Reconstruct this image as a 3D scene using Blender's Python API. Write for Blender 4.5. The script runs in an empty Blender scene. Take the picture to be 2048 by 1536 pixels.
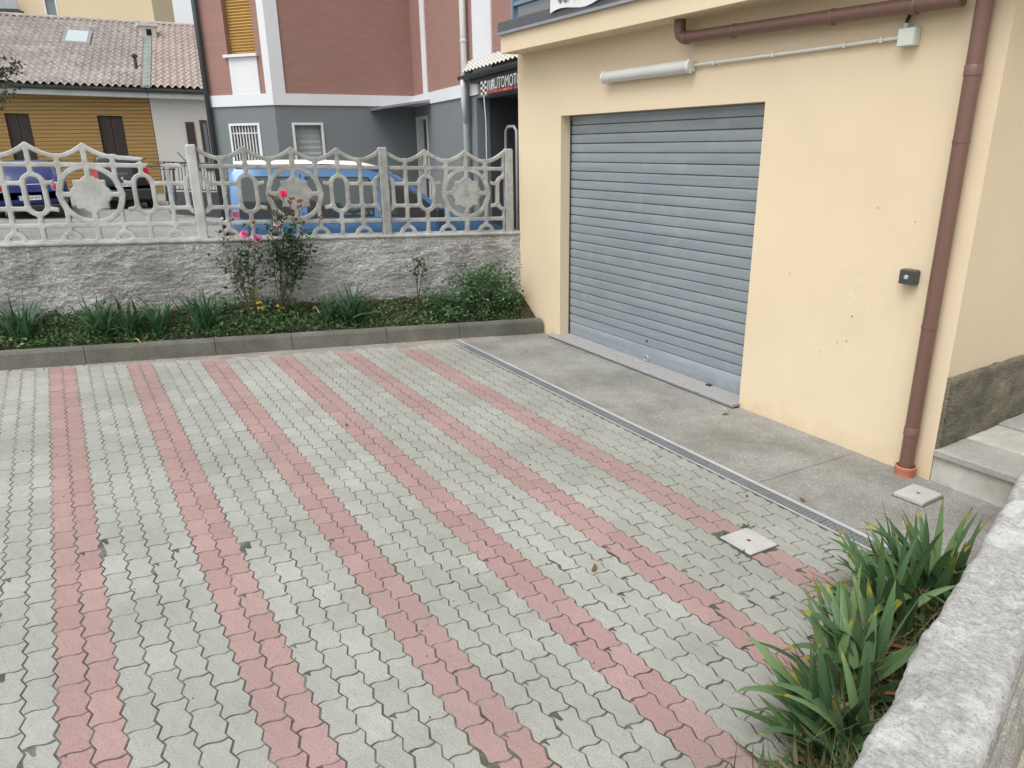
import bpy, bmesh, math, random
import numpy as np
from mathutils import Vector, Matrix, noise as mn
random.seed(7); rng = np.random.default_rng(7)
R = math.radians
scene = bpy.context.scene
col = scene.collection

# ------------------------------------------------------------------ camera
IW, IH, F = 2048, 1536, 1444.25
CAM = np.array([0.0, 0.0, 2.168])
CR = np.array([[0.85224263, -0.52290685, -0.01584094],
               [0.17754599, 0.26061925, 0.94897578],
               [0.49209748, 0.81157011, -0.31495085]])     # right, up, forward
cam_d = bpy.data.cameras.new('camera'); cam = bpy.data.objects.new('camera', cam_d); col.objects.link(cam)
cam_d.sensor_width = 36; cam_d.lens = 36 * F / IW; cam_d.clip_start = .05; cam_d.clip_end = 3000
cam.matrix_world = Matrix([[CR[0][i], CR[1][i], -CR[2][i], CAM[i]] for i in range(3)] + [[0, 0, 0, 1]])
scene.camera = cam
scene.render.resolution_x, scene.render.resolution_y = 1024, 768

# ------------------------------------------------------------------ light: overcast day
SUN_EL, SUN_AZ = R(60), R(248)         # azimuth clockwise from +Y: high, from the left
w = bpy.data.worlds.new('World'); scene.world = w; w.use_nodes = True
nt = w.node_tree; nt.nodes.clear()
sky = nt.nodes.new('ShaderNodeTexSky'); sky.sky_type = 'NISHITA'; sky.sun_disc = False
sky.sun_elevation = SUN_EL; sky.sun_rotation = SUN_AZ; sky.dust_density = 4; sky.air_density = 1.0
hs = nt.nodes.new('ShaderNodeHueSaturation'); hs.inputs['Saturation'].default_value = .10
bg = nt.nodes.new('ShaderNodeBackground'); bg.inputs['Strength'].default_value = .15
wo = nt.nodes.new('ShaderNodeOutputWorld')
nt.links.new(sky.outputs[0], hs.inputs['Color']); nt.links.new(hs.outputs[0], bg.inputs[0]); nt.links.new(bg.outputs[0], wo.inputs[0])
sl = bpy.data.lights.new('sun', 'SUN'); sl.energy = .8; sl.angle = R(40); sl.color = (1, .97, .93)
so = bpy.data.objects.new('sun', sl); col.objects.link(so)
so.rotation_euler = Vector((-math.sin(SUN_AZ) * math.cos(SUN_EL), -math.cos(SUN_AZ) * math.cos(SUN_EL), -math.sin(SUN_EL))).to_track_quat('-Z', 'Y').to_euler()
scene.view_settings.view_transform = 'Standard'; scene.view_settings.look = 'None'
scene.view_settings.exposure = 0.58; scene.view_settings.gamma = 1

# ------------------------------------------------------------------ pixel helpers
def ray(px, py):
    return (px - IW / 2) / F * CR[0] - (py - IH / 2) / F * CR[1] + CR[2]
def gz(x, y): return -0.0406 * x + 0.01234 * y              # the courtyard falls to the right
def sz(x, y): return 0.12 - 0.04 * x + 0.018 * y            # the street behind the wall
def at_depth(px, py, d): return Vector(CAM + ray(px, py) * d)
def on_x(px, py, X): d = ray(px, py); return Vector(CAM + d * (X / d[0]))
def on_y(px, py, Y): d = ray(px, py); return Vector(CAM + d * (Y / d[1]))
def on_z(px, py, Z): d = ray(px, py); return Vector(CAM + d * ((Z - CAM[2]) / d[2]))
def on_ground(px, py):
    d = ray(px, py); t = -CAM[2] / (d[2] + .0406 * d[0] - .01234 * d[1]); return Vector(CAM + d * t)
def on_street(px, py):
    d = ray(px, py); t = (.12 - CAM[2]) / (d[2] + .04 * d[0] - .018 * d[1]); return Vector(CAM + d * t)
def on_plane(px, py, p, n):
    d = Vector(ray(px, py)); c = Vector(CAM); return c + d * ((Vector(p) - c).dot(Vector(n)) / d.dot(Vector(n)))
def to_px(p):
    v = np.array(p) - CAM; z = CR[2] @ v
    return (IW / 2 + F * (CR[0] @ v) / z, IH / 2 - F * (CR[1] @ v) / z, z)

# ------------------------------------------------------------------ materials
def srgb(r, g, b):
    f = lambda c: (c / 255 / 12.92) if c / 255 <= .04045 else ((c / 255 + .055) / 1.055) ** 2.4
    return (f(r), f(g), f(b), 1)
class NT:
    def __init__(s, name):
        s.m = bpy.data.materials.new(name); s.m.use_nodes = True; s.t = s.m.node_tree
        s.p = s.t.nodes['Principled BSDF']; s.out = s.t.nodes['Material Output']
    def n(s, typ, **k):
        nd = s.t.nodes.new('ShaderNode' + typ)
        for a, b in k.items():
            if hasattr(nd, a): setattr(nd, a, b)
        return nd
    def l(s, a, b): s.t.links.new(a, b); return s
    def pos(s, scale=(1, 1, 1), obj=False):
        g = s.n('TexCoord').outputs['Object'] if obj else s.n('NewGeometry').outputs['Position']
        mp = s.n('Mapping'); mp.inputs['Scale'].default_value = scale; s.l(g, mp.inputs[0]); return mp.outputs[0]
    def noise(s, vec, scale, detail=5, rough=.6, dist=0):
        t = s.n('TexNoise'); t.inputs['Scale'].default_value = scale; t.inputs['Detail'].default_value = detail
        t.inputs['Roughness'].default_value = rough; t.inputs['Distortion'].default_value = dist; s.l(vec, t.inputs['Vector']); return t.outputs[0]
    def ramp(s, fac, stops):
        r = s.n('ValToRGB'); e = r.color_ramp.elements
        while len(e) < len(stops): e.new(.5)
        for el, (p, c) in zip(e, stops):
            el.position = p; el.color = c if len(c) == 4 else (*c, 1)
        s.l(fac, r.inputs[0]); return r.outputs[0]
    def mix(s, fac, a, b, typ='MIX'):
        m = s.n('Mix', data_type='RGBA', blend_type=typ)
        for k, v in ((0, fac), (6, a), (7, b)):
            if isinstance(v, (int, float)): m.inputs[k].default_value = v
            elif isinstance(v, tuple): m.inputs[k].default_value = v if len(v) == 4 else (*v, 1)
            else: s.l(v, m.inputs[k])
        return m.outputs[2]
    def math(s, op, a, b=0.0, clamp=False):
        m = s.n('Math', operation=op, use_clamp=clamp)
        for k, v in ((0, a), (1, b)):
            if isinstance(v, (int, float)): m.inputs[k].default_value = v
            else: s.l(v, m.inputs[k])
        return m.outputs[0]
    def bump(s, h, strength=.4, dist=.01):
        b = s.n('Bump'); b.inputs['Strength'].default_value = strength; b.inputs['Distance'].default_value = dist
        s.l(h, b.inputs['Height']); s.l(b.outputs[0], s.p.inputs['Normal']); return s
    def col(s, c):
        if isinstance(c, tuple): s.p.inputs['Base Color'].default_value = c
        else: s.l(c, s.p.inputs['Base Color'])
        return s
    def set(s, rough=.6, metal=0, spec=.5, coat=0):
        s.p.inputs['Roughness'].default_value = rough; s.p.inputs['Metallic'].default_value = metal
        s.p.inputs['Specular IOR Level'].default_value = spec; s.p.inputs['Coat Weight'].default_value = coat; return s
BW = [(0, (0, 0, 0, 1)), (1, (1, 1, 1, 1))]
def simple(name, c, rough=.6, metal=0, spec=.5, coat=0, var=.12, vs=3.0, bump=0, bs=60, obj=False):
    """a plain finish with slight uneven colour and optional fine relief"""
    m = NT(name).set(rough, metal, spec, coat); v = m.pos(obj=obj)
    d = tuple(x * (1 - var) for x in c[:3]) + (1,); u = tuple(min(1, x * (1 + var)) for x in c[:3]) + (1,)
    m.col(m.ramp(m.noise(v, vs, 6), [(.3, d), (.7, u)]))
    if bump: m.bump(m.noise(v, bs, 4), bump, .004)
    return m.m
M = {}
def paver_mat(name, c, c2, dirt_dark):
    m = NT(name).set(.9, spec=.25); v = m.pos()
    oi = m.n('ObjectInfo').outputs['Random']; ri = m.n('NewGeometry').outputs['Random Per Island']
    rnd = m.math('FRACT', m.math('ADD', oi, ri))
    base = m.mix(rnd, c, c2)
    base = m.mix(m.ramp(m.noise(v, 1.1, 5), [(.38, (0, 0, 0, 1)), (.66, (.6, .6, .6, 1))]), base, dirt_dark)
    base = m.mix(m.ramp(m.noise(v, 6, 4), [(.5, (0, 0, 0, 1)), (.75, (.28, .28, .28, 1))]), base, dirt_dark)
    grain = m.noise(v, 210, 3, .75)
    base = m.mix(m.ramp(grain, [(.36, (.75, .75, .75, 1)), (.52, (0, 0, 0, 1))]), base, tuple(x * .45 for x in c[:3]) + (1,))
    vo = m.n('TexVoronoi'); vo.inputs['Scale'].default_value = 95; m.l(v, vo.inputs['Vector'])
    spk = m.ramp(vo.outputs['Distance'], [(.10, (.55, .55, .55, 1)), (.18, (0, 0, 0, 1))])
    spk = m.math('MULTIPLY', spk, m.ramp(m.noise(v, 21, 2), [(.55, (0, 0, 0, 1)), (.62, (1, 1, 1, 1))]))
    base = m.mix(spk, base, (.78, .76, .70, 1))
    # colour darker towards the drain, then blown sand along the kerb
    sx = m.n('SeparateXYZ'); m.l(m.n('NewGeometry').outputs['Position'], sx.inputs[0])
    drainward = m.math('ADD', m.math('MULTIPLY', m.math('SUBTRACT', sx.outputs[0], 1.9), .30), m.math('MULTIPLY', m.math('SUBTRACT', m.noise(v, 2.6, 6, .65), .5), 1.6), True)
    base = m.mix(m.math('MULTIPLY', drainward, .55), base, dirt_dark)
    edge = m.math('ADD', sx.outputs[1], m.math('MULTIPLY', sx.outputs[0], .188))          # kerb line: y + .188 x = 8.31
    edge = m.math('SUBTRACT', edge, 7.92)
    edge = m.math('ADD', m.math('MULTIPLY', edge, 2.6), m.math('MULTIPLY', m.math('SUBTRACT', m.noise(v, 2.2, 5), .5), 3.2))
    edge = m.math('ADD', edge, m.math('MULTIPLY', m.math('SUBTRACT', sx.outputs[0], 1.6), .16), True)
    base = m.mix(m.math('MULTIPLY', edge, .85), base, (.37, .345, .30, 1))
    m.col(base).bump(m.noise(v, 130, 4, .7), .5, .003); return m.m
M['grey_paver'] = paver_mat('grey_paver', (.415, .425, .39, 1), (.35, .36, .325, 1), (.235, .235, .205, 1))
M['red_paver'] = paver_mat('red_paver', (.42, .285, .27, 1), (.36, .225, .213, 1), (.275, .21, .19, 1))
m = NT('joint_sand').set(.95, spec=.2); v = m.pos()
m.col(m.ramp(m.noise(v, 9, 6), [(.3, (.06, .058, .048, 1)), (.5, (.10, .097, .082, 1)), (.64, (.18, .175, .15, 1)), (.78, (.08, .095, .055, 1))])).bump(m.noise(v, 120, 4), .8, .006); M['joint'] = m.m
def concrete(name, c, lo=.6, hi=1.25, sc=3, rough=.9, bump=.5, bs=90, speck=True, moss=None, ss=1.9):
    m = NT(name).set(rough, spec=.25); v = m.pos()
    f = lambda k: tuple(min(1, x * k) for x in c[:3]) + (1,)
    b = m.ramp(m.noise(v, sc, 8, .65), [(.28, f(lo)), (.5, f(1)), (.72, f(hi))])
    if speck: b = m.mix(m.ramp(m.noise(v, 75 * ss, 4, .8), [(.36, (.9, .9, .9, 1)), (.53, (0, 0, 0, 1))]), b, f(.42))
    if speck: b = m.mix(m.ramp(m.noise(v, 52 * ss, 3, .7), [(.57, (0, 0, 0, 1)), (.68, (.75, .75, .75, 1))]), b, f(1.75))
    if moss: b = m.mix(m.ramp(m.noise(v, 1.7, 7, .7), [(.45, (0, 0, 0, 1)), (.7, (.75, .75, .75, 1))]), b, moss)
    m.col(b).bump(m.noise(v, bs, 5, .7), bump, .006); return m.m
M['apron'] = concrete('apron_concrete', (.30, .297, .275, 1), .62, 1.25, 1.6, bump=.9, bs=70, moss=(.16, .158, .132, 1), ss=1.15)
M['kerb'] = concrete('kerb_concrete', (.165, .162, .14, 1), .6, 1.5, 1.6, moss=(.095, .10, .075, 1))
M['fence'] = concrete('fence_concrete', (.51, .525, .505, 1), .7, 1.15, 4, bump=.7, bs=110, speck=False, moss=(.30, .30, .265, 1))
M['fence_right'] = concrete('weathered_fence_concrete', (.39, .395, .38, 1), .6, 1.3, 9, bump=.9, bs=110, speck=False, moss=(.22, .215, .185, 1))
M['render'] = concrete('rough_render', (.56, .555, .54, 1), .42, 1.4, 2.2, bump=1.2, bs=55, moss=(.22, .215, .195, 1), ss=.9)
def add_relief(mt, scale, strength, dist):
    t = mt.node_tree; p = t.nodes['Principled BSDF']; old = p.inputs['Normal'].links[0].from_socket
    g_ = t.nodes.new('ShaderNodeNewGeometry'); mp = t.nodes.new('ShaderNodeMapping'); mp.inputs['Scale'].default_value = (1, 1, 1.8); t.links.new(g_.outputs['Position'], mp.inputs[0])
    n_ = t.nodes.new('ShaderNodeTexNoise'); n_.inputs['Scale'].default_value = scale; n_.inputs['Detail'].default_value = 5; n_.inputs['Roughness'].default_value = .62; n_.inputs['Distortion'].default_value = 1.2; t.links.new(mp.outputs[0], n_.inputs['Vector'])
    b_ = t.nodes.new('ShaderNodeBump'); b_.inputs['Strength'].default_value = strength; b_.inputs['Distance'].default_value = dist; t.links.new(n_.outputs[0], b_.inputs['Height']); t.links.new(old, b_.inputs['Normal']); t.links.new(b_.outputs[0], p.inputs['Normal'])
M['coping'] = concrete('limewashed_coping', (.50, .495, .475, 1), .68, 1.45, 9, bump=1.4, bs=110, moss=(.33, .325, .31, 1), ss=3)
def coping_mat():
    m = NT('limewashed_coping').set(.92, spec=.2); v = m.pos()
    b = m.ramp(m.noise(m.pos((1, .55, 1)), 60, 9, .76, .3), [(.28, (.21, .208, .195, 1)), (.42, (.36, .357, .34, 1)), (.56, (.49, .487, .47, 1)), (.72, (.68, .68, .66, 1))])
    b = m.mix(m.ramp(m.noise(v, 4.5, 6, .65), [(.52, (0, 0, 0, 1)), (.60, (.6, .6, .6, 1))]), b, (.68, .678, .66, 1))
    b = m.mix(m.ramp(m.noise(v, 3.1, 6, .7, .8), [(.56, (0, 0, 0, 1)), (.68, (.6, .6, .6, 1))]), b, (.27, .265, .25, 1))
    b = m.mix(m.ramp(m.noise(v, 120, 4, .8), [(.33, (.8, .8, .8, 1)), (.47, (0, 0, 0, 1))]), b, (.16, .16, .15, 1))
    m.col(b).bump(m.noise(v, 70, 8, .72), 1.0, .010); return m.m
M['coping'] = coping_mat()
M['moulding'] = concrete('moulded_concrete', (.34, .33, .29, 1), .6, 1.3, 7, bump=.8, bs=80)
M['step'] = concrete('step_stone', (.38, .38, .345, 1), .75, 1.15, 3, bump=.4, ss=3)
M['riser'] = concrete('riser_plaster', (.52, .51, .465, 1), .75, 1.2, 4, bump=.4, speck=False, moss=(.30, .285, .235, 1))
M['plinth'] = concrete('plinth_render', (.23, .21, .155, 1), .55, 1.35, 5, bump=1, bs=40, moss=(.11, .10, .075, 1))
add_relief(M['render'], 30, 1.0, .032); add_relief(M['plinth'], 16, .8, .03)
M['granite'] = concrete('granite', (.34, .33, .33, 1), .8, 1.15, 40, bump=.1)
M['cover'] = concrete('cover_concrete', (.43, .425, .405, 1), .85, 1.12, 8, bump=.25, speck=False)
M['street'] = concrete('street_asphalt', (.30, .295, .28, 1), .75, 1.2, .7, bump=.5)
M['ground'] = concrete('ground_earth', (.16, .15, .12, 1), .7, 1.2, .2)
M['pavement'] = concrete('pavement_stone', (.46, .41, .33, 1), .8, 1.15, 6)
m = NT('soil').set(.95, spec=.15); v = m.pos()
m.col(m.ramp(m.noise(v, 14, 7, .7), [(.3, (.03, .026, .018, 1)), (.6, (.07, .06, .042, 1)), (.75, (.13, .115, .085, 1))])).bump(m.noise(v, 60, 5), 1, .02); M['soil'] = m.m
M['sand'] = concrete('blown_sand', (.30, .28, .245, 1), .8, 1.15, 5, bump=.4, ss=2)
def plaster(name, c, stain, sc=1.2, bump=.12):
    m = NT(name).set(.85, spec=.2); v = m.pos()
    b = m.ramp(m.noise(v, sc, 7, .6), [(.3, tuple(x * .93 for x in c[:3]) + (1,)), (.7, c)])
    vv = m.pos((1.2, 1.2, .25)); b = m.mix(m.ramp(m.noise(vv, 2.2, 6, .6), [(.56, (0, 0, 0, 1)), (.8, (.35, .35, .35, 1))]), b, stain)
    m.col(b).bump(m.noise(v, 190, 3), bump, .003); return m.m
def garage_plaster():
    m = NT('garage_plaster').set(.85, spec=.2); v = m.pos()
    c = (.74, .615, .43, 1)
    b = m.ramp(m.noise(v, .9, 7, .6), [(.3, tuple(x * .94 for x in c[:3]) + (1,)), (.7, c)])
    # damp, dirty foot of the wall and a few scuffs
    sx = m.n('SeparateXYZ'); m.l(m.n('NewGeometry').outputs['Position'], sx.inputs[0])
    foot = m.math('ADD', m.math('MULTIPLY', m.math('ADD', sx.outputs[2], -.02), -3.2), m.math('MULTIPLY', m.math('SUBTRACT', m.noise(v, 7, 6), .5), 1.4), True)
    b = m.mix(m.math('MULTIPLY', foot, .55), b, (.46, .33, .19, 1))
    vo = m.n('TexVoronoi'); vo.inputs['Scale'].default_value = 3.3; m.l(v, vo.inputs['Vector'])
    sp = m.math('MULTIPLY', m.ramp(vo.outputs['Distance'], [(.022, (.8, .8, .8, 1)), (.034, (0, 0, 0, 1))]), m.ramp(m.noise(v, 1.3, 2), [(.52, (0, 0, 0, 1)), (.58, (1, 1, 1, 1))]))
    b = m.mix(sp, b, (.35, .27, .17, 1))
    b = m.mix(m.ramp(m.noise(v, 9, 4, .7), [(.66, (0, 0, 0, 1)), (.74, (.25, .25, .25, 1))]), b, (.80, .72, .58, 1))
    vs_ = m.n('VectorMath', operation='DISTANCE'); m.l(v, vs_.inputs[0]); vs_.inputs[1].default_value = (4.993, 3.45, .95)   # knocked patch by the doorbell
    near = m.math('SUBTRACT', 1.0, m.math('MULTIPLY', vs_.outputs['Value'], 1.6), True)
    b = m.mix(m.math('MULTIPLY', near, m.ramp(m.noise(v, 13, 5, .7), [(.60, (0, 0, 0, 1)), (.66, (.8, .8, .8, 1))])), b, (.82, .74, .60, 1))
    v2 = m.n('TexVoronoi'); v2.inputs['Scale'].default_value = 7; m.l(v, v2.inputs['Vector'])
    b = m.mix(m.math('MULTIPLY', m.math('MULTIPLY', near, 2.0, True), m.ramp(v2.outputs['Distance'], [(.045, (1, 1, 1, 1)), (.07, (0, 0, 0, 1))])), b, (.20, .16, .11, 1))
    st_ = m.noise(m.pos((5, 5, .22)), 3.0, 5, .6)                 # faint rain streaks
    b = m.mix(m.ramp(st_, [(.54, (0, 0, 0, 1)), (.80, (.14, .14, .14, 1))]), b, (.56, .45, .30, 1))
    b = m.mix(m.ramp(m.noise(v, .45, 3), [(.4, (0, 0, 0, 1)), (.65, (.28, .28, .28, 1))]), b, (.80, .685, .50, 1))
    m.col(b).bump(m.noise(v, 120, 4, .65), .28, .004); return m.m
M['garage'] = garage_plaster()
M['grey_wall'] = plaster('grey_wall_paint', (.20, .225, .235, 1), (.15, .17, .175, 1), .8)
M['dark_wall'] = plaster('dark_grey_paint', (.075, .08, .085, 1), (.05, .055, .06, 1), .8)
M['white_band'] = plaster('white_band_paint', (.74, .76, .78, 1), (.58, .60, .62, 1), 1)
M['cream'] = plaster('cream_block_plaster', (.72, .60, .40, 1), (.62, .52, .34, 1), .5)
M['pale_plaster'] = plaster('pale_plaster', (.56, .55, .51, 1), (.42, .41, .38, 1), .7)
def brick(name):
    m = NT(name).set(.85, spec=.25); v = m.pos()
    b = m.n('TexBrick'); b.inputs['Scale'].default_value = 1; b.inputs['Brick Width'].default_value = .25; b.inputs['Row Height'].default_value = .065
    b.inputs['Mortar Size'].default_value = .006; b.inputs['Color1'].default_value = (.345, .195, .165, 1); b.inputs['Color2'].default_value = (.315, .175, .148, 1)
    b.inputs['Mortar'].default_value = (.31, .21, .18, 1)
    s = m.n('SeparateXYZ'); m.l(v, s.inputs[0]); c = m.n('CombineXYZ'); m.l(m.math('ADD', s.outputs[0], m.math('MULTIPLY', s.outputs[1], .8)), c.inputs[0]); m.l(s.outputs[2], c.inputs[1])
    m.l(c.outputs[0], b.inputs['Vector'])
    bc = m.mix(m.ramp(m.noise(v, 2.4, 4), [(.68, (0, 0, 0, 1)), (.74, (.4, .4, .4, 1))]), b.outputs[0], (.18, .09, .08, 1))
    m.col(bc).bump(b.outputs['Fac'], -.3, .004); return m.m
M['brick'] = brick('red_brick')
def cladding():
    m = NT('ochre_boards').set(.7); v = m.pos(); s = m.n('SeparateXYZ'); m.l(v, s.inputs[0])
    f = m.math('FRACT', m.math('MULTIPLY', s.outputs[2], 7.5))
    g = m.ramp(f, [(.0, (0, 0, 0, 1)), (.12, (1, 1, 1, 1)), (.86, (1, 1, 1, 1)), (1, (0, 0, 0, 1))])
    b = m.ramp(m.noise(m.pos((.4, .4, 7)), 2, 5), [(.3, (.27, .165, .05, 1)), (.7, (.36, .225, .07, 1))])
    m.col(m.mix(g, (.10, .055, .015, 1), b)).bump(g, .8, .02); return m.m
M['boards'] = cladding()
M['shutter_ochre'] = simple('ochre_shutter', (.40, .235, .055, 1), .6)
M['shutter_brown'] = simple('brown_shutter', (.035, .024, .02, 1), .6)
M['shutter_grey'] = simple('grey_shutter', (.38, .41, .41, 1), .5)
def slat_metal():
    m = NT('galvanised_slat').set(.42, .25, .5); v = m.pos(); vs = m.pos((1, .6, 9))
    b = m.ramp(m.noise(vs, 1.6, 6), [(.3, (.26, .305, .335, 1)), (.7, (.335, .385, .415, 1))])
    b = m.mix(m.ramp(m.noise(v, 2.3, 7, .7), [(.55, (0, 0, 0, 1)), (.75, (.6, .6, .6, 1))]), b, (.43, .47, .48, 1))
    b = m.mix(m.ramp(m.noise(v, 13, 3, .7), [(.72, (0, 0, 0, 1)), (.76, (.8, .8, .8, 1))]), b, (.62, .62, .60, 1))
    m.col(b); r = m.ramp(m.noise(v, 4, 5), [(.3, (.34, .34, .34, 1)), (.7, (.55, .55, .55, 1))]); m.l(r, m.p.inputs['Roughness']); return m.m
M['slat'] = slat_metal()
M['galv'] = simple('galvanised_steel', (.46, .49, .52, 1), .5, .2, bump=.05)
M['galv_grate'] = simple('grate_steel', (.30, .31, .32, 1), .5, .2)
M['black'] = simple('black_plastic', (.02, .02, .021, 1), .5)
M['void'] = simple('drain_void', (.012, .012, .012, 1), .95)
M['darkmetal'] = simple('dark_metal', (.055, .06, .065, 1), .5, .3)
M['flash'] = simple('grey_flashing', (.12, .13, .14, 1), .4, .5)
M['flash_light'] = simple('pale_flashing', (.36, .37, .40, 1), .35, .6)
M['brownpipe'] = simple('brown_pipe_paint', (.17, .094, .073, 1), .38, spec=.5, var=.06, vs=8)
M['collar'] = simple('orange_collar', (.55, .20, .13, 1), .6, bump=.1)
M['whiteplastic'] = simple('white_plastic', (.66, .67, .63, 1), .4, var=.05)
M['diffuser'] = simple('lamp_diffuser', (.60, .61, .58, 1), .22, var=.06)
M['box'] = simple('box_plastic', (.62, .66, .60, 1), .45, var=.05)
M['intercom'] = simple('dark_box_plastic', (.055, .06, .055, 1), .35)
M['white_paint'] = simple('white_paint', (.72, .74, .73, 1), .5, var=.06)
M['white_pipe'] = simple('white_pipe', (.60, .61, .60, 1), .45, var=.1)
M['green_pipe'] = simple('dark_downpipe', (.04, .05, .055, 1), .4)
M['copper'] = simple('patinated_metal', (.25, .31, .295, 1), .5, .3)
M['fascia'] = simple('pale_fascia', (.52, .54, .52, 1), .6)
M['gutter_dark'] = simple('dark_gutter', (.045, .055, .06, 1), .4, .2)
M['iron'] = simple('black_iron', (.02, .02, .02, 1), .5)
M['awning'] = simple('green_awning', (.02, .25, .18, 1), .8)
M['wood_brown'] = simple('brown_wood', (.05, .03, .022, 1), .5)
M['blueframe'] = simple('blue_grey_frame', (.16, .24, .32, 1), .4)
def tiles(name, a, b, c):
    m = NT(name).set(.85, spec=.25); v = m.pos()
    k = m.ramp(m.noise(v, 2.6, 5, .7), [(.3, a), (.5, b), (.7, c)])
    k = m.mix(m.ramp(m.noise(v, .5, 4), [(.4, (0, 0, 0, 1)), (.7, (.7, .7, .7, 1))]), k, a); m.col(k); return m.m
M['tile_old'] = tiles('weathered_roof_tiles', (.28, .245, .225, 1), (.41, .375, .35, 1), (.54, .51, .47, 1))
M['tile_new'] = tiles('red_roof_tiles', (.36, .295, .265, 1), (.44, .375, .34, 1), (.52, .46, .415, 1))
def glass(name, c, rough=.04): 
    m = NT(name).set(rough, 0, .9, .4).col(c); return m.m
M['carglass'] = glass('tinted_car_glass', (.035, .055, .05, 1)); M['winglass'] = glass('window_glass', (.13, .17, .19, 1))
M['skylight'] = glass('skylight_glass', (.45, .55, .52, 1), .1)
def paint(name, c): return NT(name).set(.28, .25, .5, 1.0).col(c).m
M['vanblue'] = paint('pale_blue_car_paint', (.065, .18, .37, 1)); M['carblue'] = NT('deep_blue_car_paint').set(.3, 0, .4, .5).col((.008, .014, .12, 1)).m
M['carblack'] = paint('black_car_paint', (.014, .016, .02, 1)); M['roofsheen'] = simple('van_roof_sky_sheen', (.74, .74, .71, 1), .6)  # van roof: the sky's reflection is put in as plain white colour
M['tyre'] = simple('tyre_rubber', (.018, .018, .018, 1), .85); M['alloy'] = simple('wheel_alloy', (.42, .43, .44, 1), .35, .7)
M['trim'] = simple('black_car_trim', (.022, .023, .025, 1), .55)
M['taillight'] = glass('red_tail_light', (.45, .015, .025, 1), .1); M['chrome'] = NT('chrome').set(.12, 1).col((.75, .76, .78, 1)).m
M['clearlens'] = glass('clear_lamp_lens', (.6, .62, .62, 1), .1)
M['plate'] = simple('plate_white', (.74, .75, .74, 1), .4, var=.02); M['plateblue'] = simple('plate_blue', (.02, .10, .45, 1), .4)
M['ink'] = simple('black_ink', (.02, .02, .025, 1), .6); M['greyink'] = simple('grey_ink', (.18, .18, .19, 1), .6)
M['cloth_white'] = simple('white_banner_cloth', (.72, .73, .73, 1), .7, var=.05)
M['cloth_black'] = simple('black_banner_cloth', (.05, .055, .052, 1), .7); M['letters'] = simple('pale_lettering', (.66, .68, .64, 1), .7)
def flames():
    m = NT('flame_print').set(.7); m.col(m.ramp(m.noise(m.pos((1, 5, 3)), 3.5, 4, .6, .6), [(.36, (.05, .045, .045, 1)), (.46, (.42, .03, .04, 1)), (.62, (.70, .16, .09, 1)), (.75, (.75, .42, .33, 1))])); return m.m
M['flames'] = flames()
def leafmat(name, stops, rough=.5, tip=None, trans=.25):
    m = NT(name).set(rough, spec=.35)
    ri = m.n('NewGeometry').outputs['Random Per Island']; oi = m.n('ObjectInfo').outputs['Random']
    c = m.ramp(m.math('FRACT', m.math('ADD', ri, oi)), stops)
    if tip:
        at = m.n('Attribute'); at.attribute_name = 'tip'; f = at.outputs['Fac']
        c = m.mix(m.ramp(m.math('ADD', f, m.math('MULTIPLY', m.math('SUBTRACT', m.noise(m.pos(), 45, 4), .5), .35)), [(.45, (0, 0, 0, 1)), (.58, (1, 1, 1, 1))]), c, (.30, .27, .03, 1))
        c = m.mix(m.ramp(f, [(.68, (0, 0, 0, 1)), (.8, (1, 1, 1, 1))]), c, tip)
    m.col(c)
    tr = m.n('BsdfTranslucent'); m.l(c, tr.inputs[0]); ms = m.n('MixShader'); ms.inputs[0].default_value = trans
    m.l(m.p.outputs[0], ms.inputs[1]); m.l(tr.outputs[0], ms.inputs[2]); m.l(ms.outputs[0], m.out.inputs[0]); return m.m
M['iris'] = leafmat('iris_leaf', [(0, (.06, .125, .055, 1)), (.5, (.10, .185, .08, 1)), (1, (.17, .265, .11, 1))], .42, (.24, .12, .055, 1))
M['daylily'] = leafmat('bed_leaf', [(0, (.035, .095, .045, 1)), (.55, (.055, .135, .07, 1)), (.93, (.095, .18, .085, 1)), (1, (.30, .27, .12, 1))], .5)
M['rose_leaf'] = leafmat('rose_leaf', [(0, (.02, .055, .025, 1)), (.5, (.035, .085, .035, 1)), (.85, (.06, .10, .045, 1)), (1, (.14, .11, .06, 1))], .5)
M['yellow_leaf'] = leafmat('yellow_leaf', [(0, (.45, .33, .04, 1)), (1, (.55, .42, .08, 1))])
M['spent'] = leafmat('spent_bloom', [(0, (.20, .075, .02, 1)), (1, (.30, .13, .05, 1))], .8)
M['weed'] = leafmat('weed_leaf', [(0, (.045, .105, .035, 1)), (.55, (.075, .155, .055, 1)), (.93, (.14, .22, .09, 1)), (1, (.30, .26, .14, 1))], .55)
M['shrub'] = leafmat('shrub_leaf', [(0, (.05, .115, .045, 1)), (.6, (.09, .18, .075, 1)), (.95, (.15, .25, .12, 1)), (1, (.5, .53, .45, 1))], .55)
M['tree_leaf'] = leafmat('tree_leaf', [(0, (.03, .055, .03, 1)), (1, (.09, .11, .07, 1))], .6)
M['drygrass'] = leafmat('dry_grass', [(0, (.07, .13, .045, 1)), (.5, (.12, .17, .06, 1)), (.8, (.24, .22, .10, 1)), (1, (.34, .29, .16, 1))], .8)
M['petal_pink'] = leafmat('pink_petal', [(0, (.85, .20, .44, 1)), (1, (.92, .42, .62, 1))], .6, trans=.35)
M['petal_red'] = leafmat('crimson_petal', [(0, (.85, .05, .18, 1)), (1, (.92, .14, .30, 1))], .6, trans=.35)
M['petal_pale'] = leafmat('pale_petal', [(0, (.88, .60, .64, 1)), (1, (.93, .78, .80, 1))], .6, trans=.35)
M['petal_white'] = leafmat('white_petal', [(0, (.75, .75, .72, 1)), (1, (.82, .82, .80, 1))], .6)
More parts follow.
